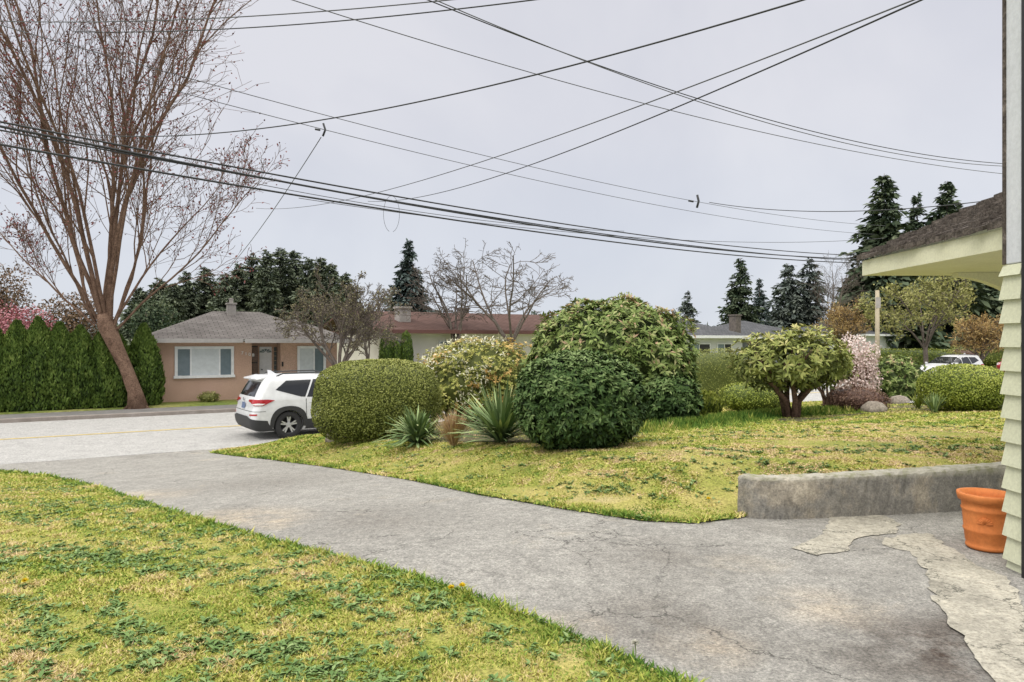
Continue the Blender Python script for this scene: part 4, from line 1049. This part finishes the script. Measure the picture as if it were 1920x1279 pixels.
def conifer(label, px, top, Y, wpx, seed, mat, name='conifer', nl=34, droop=.35, open_=.0, base_z=.15, group=None, pw=.85, base_frac=.06, cat='tree', ls=1.):
    r = np.random.default_rng(seed); x = (px-960)/F*Y; h = CZ-(top-HOR)/F*Y-base_z; Rm = wpx*Y/F/2
    o = empty(name, (x,Y,base_z), r.uniform(0,6), label, cat, group)
    G().tube([(0,0,-.2),(0,0,h*.5),(0,0,h*.99)], [h*.014+.08,h*.009+.03,.02], 7).build('trunk', M['bark_far'], o, smooth=True)
    Pb = []; A = []; Ls = []; Tn = []
    for i in range(nl):
        u = base_frac+(1-base_frac)*(i+r.uniform(-.4,.4))/nl; u = min(max(u,.03),.995)
        Rl = Rm*(1-u)**pw*(.85+.3*r.random())+.015*Rm; nb = int(6+9*(1-u)**.6)
        for b in range(nb):
            if r.random() < open_: continue
            a = r.uniform(0,6.283); l = Rl*r.uniform(.5,1.2); f_ = max(l/Rm,.08); k = max(3,int(13*f_)+3); tb = r.uniform(0,.3); du = r.normal(0,.4)/nl
            for q in np.linspace(.12,1,k):
                c = np.array([math.cos(a)*l*q, math.sin(a)*l*q, h*(u+du)-droop*l*q*q*.8+.12*l*q])
                for z in range(3):
                    Pb.append(c+r.normal(0,.07*l+.012*Rm,3)*np.array([1,1,.6])); A.append([math.cos(a)*.8+r.normal(0,.5), math.sin(a)*.8+r.normal(0,.5), -.25+r.normal(0,.3)])
                    Ls.append(ls*Rm*(.08+.19*f_**.6)*r.uniform(.6,1.3)); Tn.append(.2+tb+.35*q+r.normal(0,.1))
    Pb = np.array(Pb); A = unit(np.array(A)); Ls = np.array(Ls)
    V, Fc, t = leafset(Pb, A, Ls, Ls*.40, np.array(Tn), r, .1, np.tile([0,0,1.],(len(Pb),1))+r.normal(0,.6,(len(Pb),3)))
    mesh_obj('crown', V, Fc, mat, o, tint=t); return o
M['spruce'] = leafmat('spruce_needles', [(0,(.02,.034,.032)),(.4,(.055,.078,.073)),(.8,(.10,.132,.122)),(1,(.15,.18,.165))], 0, .8, .1)
M['fir'] = leafmat('fir_needles', [(0,(.020,.034,.022)),(.4,(.052,.078,.048)),(.8,(.105,.132,.078)),(1,(.16,.18,.11))], 0, .8, .1)
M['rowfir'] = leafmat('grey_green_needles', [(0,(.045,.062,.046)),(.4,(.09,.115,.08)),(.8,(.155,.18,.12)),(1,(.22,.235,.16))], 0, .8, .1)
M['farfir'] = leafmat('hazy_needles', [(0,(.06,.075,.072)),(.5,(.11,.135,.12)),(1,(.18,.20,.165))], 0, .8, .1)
conifer('blue green spruce standing above the cream house', 766, 450, 58, 135, 1, M['spruce'], 'spruce_tree', 34, .45, pw=.95)
conifer('tallest dark fir at the right above the shake roof', 1658, 322, 85, 190, 2, M['fir'], 'fir_tree', 42, .45, .08, pw=.85)
conifer('narrow dark fir between the two tallest firs', 1720, 366, 92, 130, 3, M['fir'], 'fir_tree', 36, .4, .06)
conifer('tall dark fir nearest the house wall', 1776, 336, 90, 160, 4, M['fir'], 'fir_tree', 40, .45, .06)
conifer('slim dark fir above the dark stone chimney', 1388, 482, 75, 86, 5, M['fir'], 'fir_tree', 34, .3, pw=.75)
conifer('smaller slim fir right of the dark stone chimney', 1424, 520, 80, 64, 6, M['spruce'], 'fir_tree', 28, .35)
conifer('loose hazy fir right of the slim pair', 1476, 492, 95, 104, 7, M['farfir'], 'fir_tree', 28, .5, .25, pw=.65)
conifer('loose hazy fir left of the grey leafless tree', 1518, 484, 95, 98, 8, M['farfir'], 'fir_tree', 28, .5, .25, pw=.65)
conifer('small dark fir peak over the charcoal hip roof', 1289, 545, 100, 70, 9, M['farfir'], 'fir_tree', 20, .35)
conifer('broad dark fir behind the tall white house', 1840, 470, 100, 160, 10, M['fir'], 'fir_tree', 28, .5, .05)
conifer('short dark fir behind the golden willow', 1600, 520, 100, 120, 13, M['fir'], 'fir_tree', 26, .5, .05)
ords = ['first','second','third','fourth','fifth','sixth','seventh','eighth','ninth','tenth','eleventh','twelfth','thirteenth','fourteenth','fifteenth','sixteenth','seventeenth']
row = [(262,540,50),(298,522,48),(326,530,40),(350,508,44),(386,500,44),(422,512,42),(448,494,42),(474,474,42),(500,468,42),(526,462,42),(552,466,42),(578,482,42),(602,480,42),(622,492,40),(648,510,42)]
for i, (px, top, w) in enumerate(row):
    conifer('grey green evergreen in the row behind the pink house, %s from left' % ords[i], px, top, 80+3*math.sin(i*2.1), w+28, 40+i, M['rowfir'], 'evergreen_tree', 42, .25, 0, group='evergreens behind the pink house', pw=.5, ls=1.05)

# pink blossom and rusty trees on the left
def leafytree(name, label, px, top, Y, wpx, mat, seed, n=2600, leaf=(.3,.2), inner=.7):
    r = np.random.default_rng(seed); x = (px-960)/F*Y; h = CZ-(top-HOR)/F*Y-.15; W = wpx*Y/F
    o = empty(name, (x,Y,.15), 0, label, 'tree')
    g = G(); g.tube([(0,0,-.2),(.1,0,h*.3),(0,0,h*.6)],[.2,.15,.08],8); rr = random.Random(seed)
    for k in range(7):
        a = rr.uniform(0,6.28); g.tube([(0.05,0,h*.3),(math.cos(a)*W*.2,math.sin(a)*W*.2,h*.55),(math.cos(a)*W*.36,math.sin(a)*W*.36,h*.8)],[.08,.05,.02],5)
    g.build('trunk', M['bark_far'], o, smooth=True)
    V, FF, t = foliage(n, W, h, .9, leaf, 'loose', r, seed, 2.1, .2, 3, low=h*.22, inner=inner, withcore=False)
    mesh_obj('crown', V, FF, mat, o, tint=t)
M['cherry'] = leafmat('cherry_blossom', [(0,(.22,.07,.09)),(.5,(.38,.14,.17)),(1,(.48,.23,.26))], 0)
M['rust'] = leafmat('rusty_buds', [(0,(.07,.045,.03)),(.5,(.15,.095,.06)),(1,(.24,.16,.105))], 0)
leafytree('cherry_tree', 'pink blossoming cherry tree behind the cedar hedge', 30, 574, 36, 140, M['cherry'], 61, 4600, (.15,.10))
leafytree('rusty_tree', 'reddish brown budding tree behind the maple at far left', 0, 496, 48, 100, M['rust'], 62, 4400, (.22,.11), .85)
leafytree('green_tree', 'dark green tree above the cedar hedge left of the pink house', 290, 560, 55, 90, M['fir'], 63, 3500, (.25,.16))
leafytree('rusty_tree', 'dull rusty tree crown behind the cedar hedge beside the maple trunk', 140, 550, 60, 130, M['rust'], 64, 4200, (.25,.15), .85)

# cedar hedge trees
ced = [(-12,612,62),(32,606,60),(72,600,62),(112,610,60),(150,616,58),(188,628,54),(222,632,46),(270,612,50)]
for i, (px, top, w) in enumerate(ced):
    t = 29.9 if i < 7 else 30.1
    p = st(s_at(px,t),t); Y = p[1]; r = np.random.default_rng(70+i)
    W = (w+14)*Y/F; h = CZ-(top-HOR)/F*Y-.14
    n = 9000
    u = r.random(n)**.9; a = r.uniform(0,6.283,n); rad = W/2*np.where(u < .25, .9+.4*u, 1.0*(1-((u-.25)/.75)**2.0)**.9)*(1+.12*pn(np.c_[np.cos(a)*2,np.sin(a)*2,u*9],70+i))
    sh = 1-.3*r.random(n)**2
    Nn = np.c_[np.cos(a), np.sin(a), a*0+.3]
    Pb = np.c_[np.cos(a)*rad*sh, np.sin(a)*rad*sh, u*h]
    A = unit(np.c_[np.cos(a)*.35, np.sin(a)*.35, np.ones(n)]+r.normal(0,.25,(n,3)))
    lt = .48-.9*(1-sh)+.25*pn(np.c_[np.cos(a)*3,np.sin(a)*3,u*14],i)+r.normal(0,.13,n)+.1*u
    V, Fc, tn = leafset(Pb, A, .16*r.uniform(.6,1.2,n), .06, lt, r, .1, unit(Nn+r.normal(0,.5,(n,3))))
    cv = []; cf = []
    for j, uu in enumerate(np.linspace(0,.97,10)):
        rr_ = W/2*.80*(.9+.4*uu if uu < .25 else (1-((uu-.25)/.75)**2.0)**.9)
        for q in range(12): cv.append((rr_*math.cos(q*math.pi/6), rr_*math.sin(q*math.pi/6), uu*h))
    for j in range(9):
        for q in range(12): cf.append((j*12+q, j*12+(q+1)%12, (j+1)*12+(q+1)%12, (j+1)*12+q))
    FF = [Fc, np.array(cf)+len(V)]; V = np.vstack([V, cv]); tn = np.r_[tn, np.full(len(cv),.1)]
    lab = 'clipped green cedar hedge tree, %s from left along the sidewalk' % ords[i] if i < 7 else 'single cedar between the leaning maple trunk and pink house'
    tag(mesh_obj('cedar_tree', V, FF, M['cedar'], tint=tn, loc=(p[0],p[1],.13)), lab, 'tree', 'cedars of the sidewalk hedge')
# slim cedars at the cream house wall
for k, (px, top) in enumerate(((724,620),(742,640),(762,622))):
    t = 35.6; p = st(s_at(px,t),t); Y = p[1]; r = np.random.default_rng(90+k)
    V, FF, tn = foliage(2600, 26*Y/F, CZ-(top-HOR)/F*Y-.15, 1., (.13,.05), 'up', r, 90+k, 2.2, .06, 3)
    tag(mesh_obj('slim_cedar', V, FF, M['cedar'], tint=tn, loc=(p[0],p[1],.13)), 'slim cedar against the cream house, %s from left of three' % ords[k], 'tree', 'slim cedars at the cream house')
# small plants at the pink house and hedges further off
def fs(name, label, px, t, wpx, hm, mat, n, leaf, style, seed, cat='shrub', dep=1., pw=2.3):
    p = st(s_at(px,t),t); W = wpx*p[1]/F; r = np.random.default_rng(seed)
    V, FF, tn = foliage(n, W, hm, dep, leaf, style, r, seed, pw, .1, 3)
    tag(mesh_obj(name, V, FF, mat, tint=tn, loc=(p[0],p[1],.13)), label, cat)
fs('small_shrub', 'small yellowish shrub at the foot of the pink wall', 392, 30.4, 36, .4, M['palegreen'], 260, (.10,.05), 'loose', 201)
fs('foundation_shrub', 'dark shrub at the right end of the pink house', 660, 30.6, 90, 1.1, M['cedar'], 2500, (.10,.05), 'loose', 202)
fs('far_hedge', 'long yellow green hedge in front of the white house far right', 1690, 31, 220, 1.9, M['clip'], 6000, (.14,.08), 'clip', 203, 'hedge', .3, 3.5)
fs('far_hedge', 'dark hedge behind the distant parked cars', 1850, 34, 160, 2.2, M['hedge'], 5000, (.14,.08), 'clip', 204, 'hedge', .3, 3.)
fs('far_shrub', 'round green shrub before the white house with charcoal roof', 1330, 33, 90, 1.5, M['clip'], 2500, (.14,.08), 'clip', 205)
fs('far_shrub', 'dark shrub below the windows of the cream house', 800, 35.5, 90, 1.2, M['cedar'], 2500, (.14,.07), 'loose', 206)
fs('red_shrub', 'reddish twiggy shrub by the tan house', 1800, 33, 60, 1.7, M['heath'], 2000, (.14,.06), 'loose', 207)
# distant wood
r = np.random.default_rng(300); n = 26000
x = r.uniform(-150,170,n); y = 150+r.uniform(0,25,n)
top = 5.5+3.5*pn(np.c_[x*.08,x*0,x*0],31,4)+1.2*pn(np.c_[x*.5,x*0,x*0],32)
z = r.random(n)**.8*np.maximum(top,1.5)
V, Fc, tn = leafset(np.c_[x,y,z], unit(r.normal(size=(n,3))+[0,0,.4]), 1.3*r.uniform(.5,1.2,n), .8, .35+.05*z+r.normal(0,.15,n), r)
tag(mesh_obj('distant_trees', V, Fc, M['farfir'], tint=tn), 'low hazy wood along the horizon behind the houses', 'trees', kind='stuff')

# ------------------------------------------------------------ pole, wires
def pole():
    t = 28.9; p = st(s_at(1645,t),t); Y = p[1]; h = CZ-(545-HOR)/F*Y
    o = empty('utility_pole', (p[0],p[1],0), 0, 'pale wooden utility pole among the distant houses', 'pole')
    G().tube([(0,0,-.2),(0,0,h*.5),(0,0,h)],[.17,.15,.13],10).build('post', nmat('pale_wood',[(.3,(.42,.36,.25)),(.7,(.54,.47,.35))],5,.9,.3), o, smooth=True)
    G().box(-.16,.16,-.14,-.10,h*.8,h*.92).build('bracket', M['chim'], o)
pole()
def wire(a, b, ya, yb, sagpx, rad, label, mat=None, coil=0):
    A = np.array(P(a[0],a[1],ya)); B = np.array(P(b[0],b[1],yb)); n = 40
    sag = sagpx/F*(ya+yb)/2
    u = np.linspace(0,1,n+1)
    p = A[None]*(1-u)[:,None]+B[None]*u[:,None]; p[:,2] -= 4*sag*u*(1-u)
    c = p.mean(0)
    g = G(); g.tube([tuple(q) for q in p-c], rad, 6)
    tag(g.build('utility_wire', mat or M['wire'], smooth=True, loc=tuple(c)), label, 'wire', 'overhead wires')
tw = M['wire_thin']
wire((-120,205),(1625,480),15,46,28,.024,'thick street cable, topmost of the heavy bundle crossing the frame')
wire((-120,213),(1625,486),15,46,32,.030,'thick street cable, second from top of the heavy bundle')
wire((-120,222),(1625,490),15,46,24,.020,'thick street cable, third from top of the heavy bundle')
wire((-120,250),(1625,494),15.4,46,26,.028,'thick street cable, lowest of the heavy bundle crossing the frame')
wire((130,249),(1560,-16),20,8,62,.0125,'thick black drop cable rising from the maple to the top right')
wire((-120,35),(1010,-18),18,12,24,.012,'upper of two thin wires along the top left edge', tw)
wire((140,60),(1110,-14),20,12,18,.014,'lower of two thin wires along the top left edge')
wire((500,-15),(2000,336),12,24,45,.009,'thin wire descending from the top centre to the right edge', tw)
wire((740,-25),(2000,310),11,22,62,.010,'upper of two parallel wires descending towards the right house')
wire((760,-24),(2000,311),11,22,70,.009,'lower of two parallel wires descending towards the right house', tw)
wire((1770,-22),(480,391),8,42,42,.011,'upper of two wires falling from top right towards the left', tw)
wire((1760,-14),(690,378),8,40,38,.013,'lower of two wires falling from top right towards the left')
wire((-40,36),(1660,424),20,60,38,.014,'upper thin power line with black spacers', tw)
wire((250,150),(1640,440),24,60,30,.014,'lower thin power line with black spacers', tw)
wire((602,258),(425,508),33,60,10,.020,'thin wire dropping from the left spacer to the far trees', tw)
wire((1330,380),(1960,362),48,30,24,.022,'wavy wire leading right from the far spacer')
wire((480,345),(1170,434),30,48,14,.016,'pale thin line below the heavy bundle on the left', tw)
wire((560,372),(1660,447),34,60,30,.016,'pale thin line ending by the distant firs', tw)
def spacer(px, py, Y, label):
    o = np.array(P(px,py,Y)); h = 24/F*Y/2
    g = G(); g.tube([(-.1,0,h),(0,0,0),(-.12,0,-h)], Y*.0016, 6); g.tube([(-h*1.6,0,h*.1),(-h*.8,0,-h*.05)], Y*.0014, 6)
    tag(g.build('wire_spacer', M['wire'], loc=tuple(o), smooth=True), label, 'wire spacer')
spacer(610,244,33.5,'black spacer clipped on the power lines near the maple')
spacer(1310,378,47.8,'black spacer clipped on the power lines at the right')
g = G(); Yl = 24; g.tube([((15*math.sin(a)-2)/F*Yl,0,(-34*math.cos(a)-30)/F*Yl) for a in np.linspace(.2,6.0,24)], .007, 5)
tag(g.build('wire_loop', tw, loc=P(736,372,Yl), smooth=True), 'slack loop of thin wire hanging from the heavy bundle', 'wire')

# ------------------------------------------------------------ world, sun, camera
w = bpy.data.worlds.new('World'); bpy.context.scene.world = w; w.use_nodes = True
nt = w.node_tree; nt.nodes.clear()
out = nt.nodes.new('ShaderNodeOutputWorld'); b1 = nt.nodes.new('ShaderNodeBackground'); b2 = nt.nodes.new('ShaderNodeBackground')
sky = nt.nodes.new('ShaderNodeTexSky'); sky.sky_type = 'NISHITA'; sky.sun_disc = False
sky.sun_elevation = R(50); sky.sun_rotation = R(215)
nt.links.new(sky.outputs[0], b1.inputs[0]); b1.inputs[1].default_value = .06
tc = nt.nodes.new('ShaderNodeTexCoord'); sx = nt.nodes.new('ShaderNodeSeparateXYZ'); nt.links.new(tc.outputs['Generated'], sx.inputs[0])
rp = ramp(nt, sx.outputs[2], [(0,(.75,.79,.86)),(.14,(.755,.785,.86)),(.30,(.745,.755,.825)),(.46,(.75,.755,.82)),(.62,(1.8,1.77,1.70)),(1,(3.05,2.95,2.80))])
cl = noise(nt, tc.outputs['Generated'], 2.2, 5, .55, .4)
cm = ramp(nt, cl, [(.35,(.92,.928,.945)),(.6,(1.05,1.045,1.03))]).outputs[0]
nt.links.new(mixc(nt, 1., rp.outputs[0], cm, 'MULTIPLY'), b2.inputs[0]); b2.inputs[1].default_value = 1.
mx = nt.nodes.new('ShaderNodeMixShader'); mx.inputs[0].default_value = .93
nt.links.new(b1.outputs[0], mx.inputs[1]); nt.links.new(b2.outputs[0], mx.inputs[2]); nt.links.new(mx.outputs[0], out.inputs[0])
sl = bpy.data.lights.new('sun', 'SUN'); sl.energy = 1.5; sl.angle = R(20); sl.color = (1,.96,.9)
so = bpy.data.objects.new('sun', sl); C.objects.link(so)
az = R(215); el = R(50)
dv = Vector((math.sin(az)*math.cos(el), math.cos(az)*math.cos(el), math.sin(el)))
so.rotation_euler = dv.to_track_quat('Z', 'Y').to_euler()
cam = bpy.data.cameras.new('camera'); cam.sensor_width = 36; cam.lens = 36*F/1920; cam.clip_end = 3000; cam.clip_start = .05
co = bpy.data.objects.new('camera', cam); C.objects.link(co); co.location = (0,0,CZ); co.rotation_euler = (R(90),0,0)
bpy.context.scene.camera = co
vs = bpy.context.scene.view_settings; vs.view_transform = 'Standard'; vs.look = 'None'; vs.exposure = 0
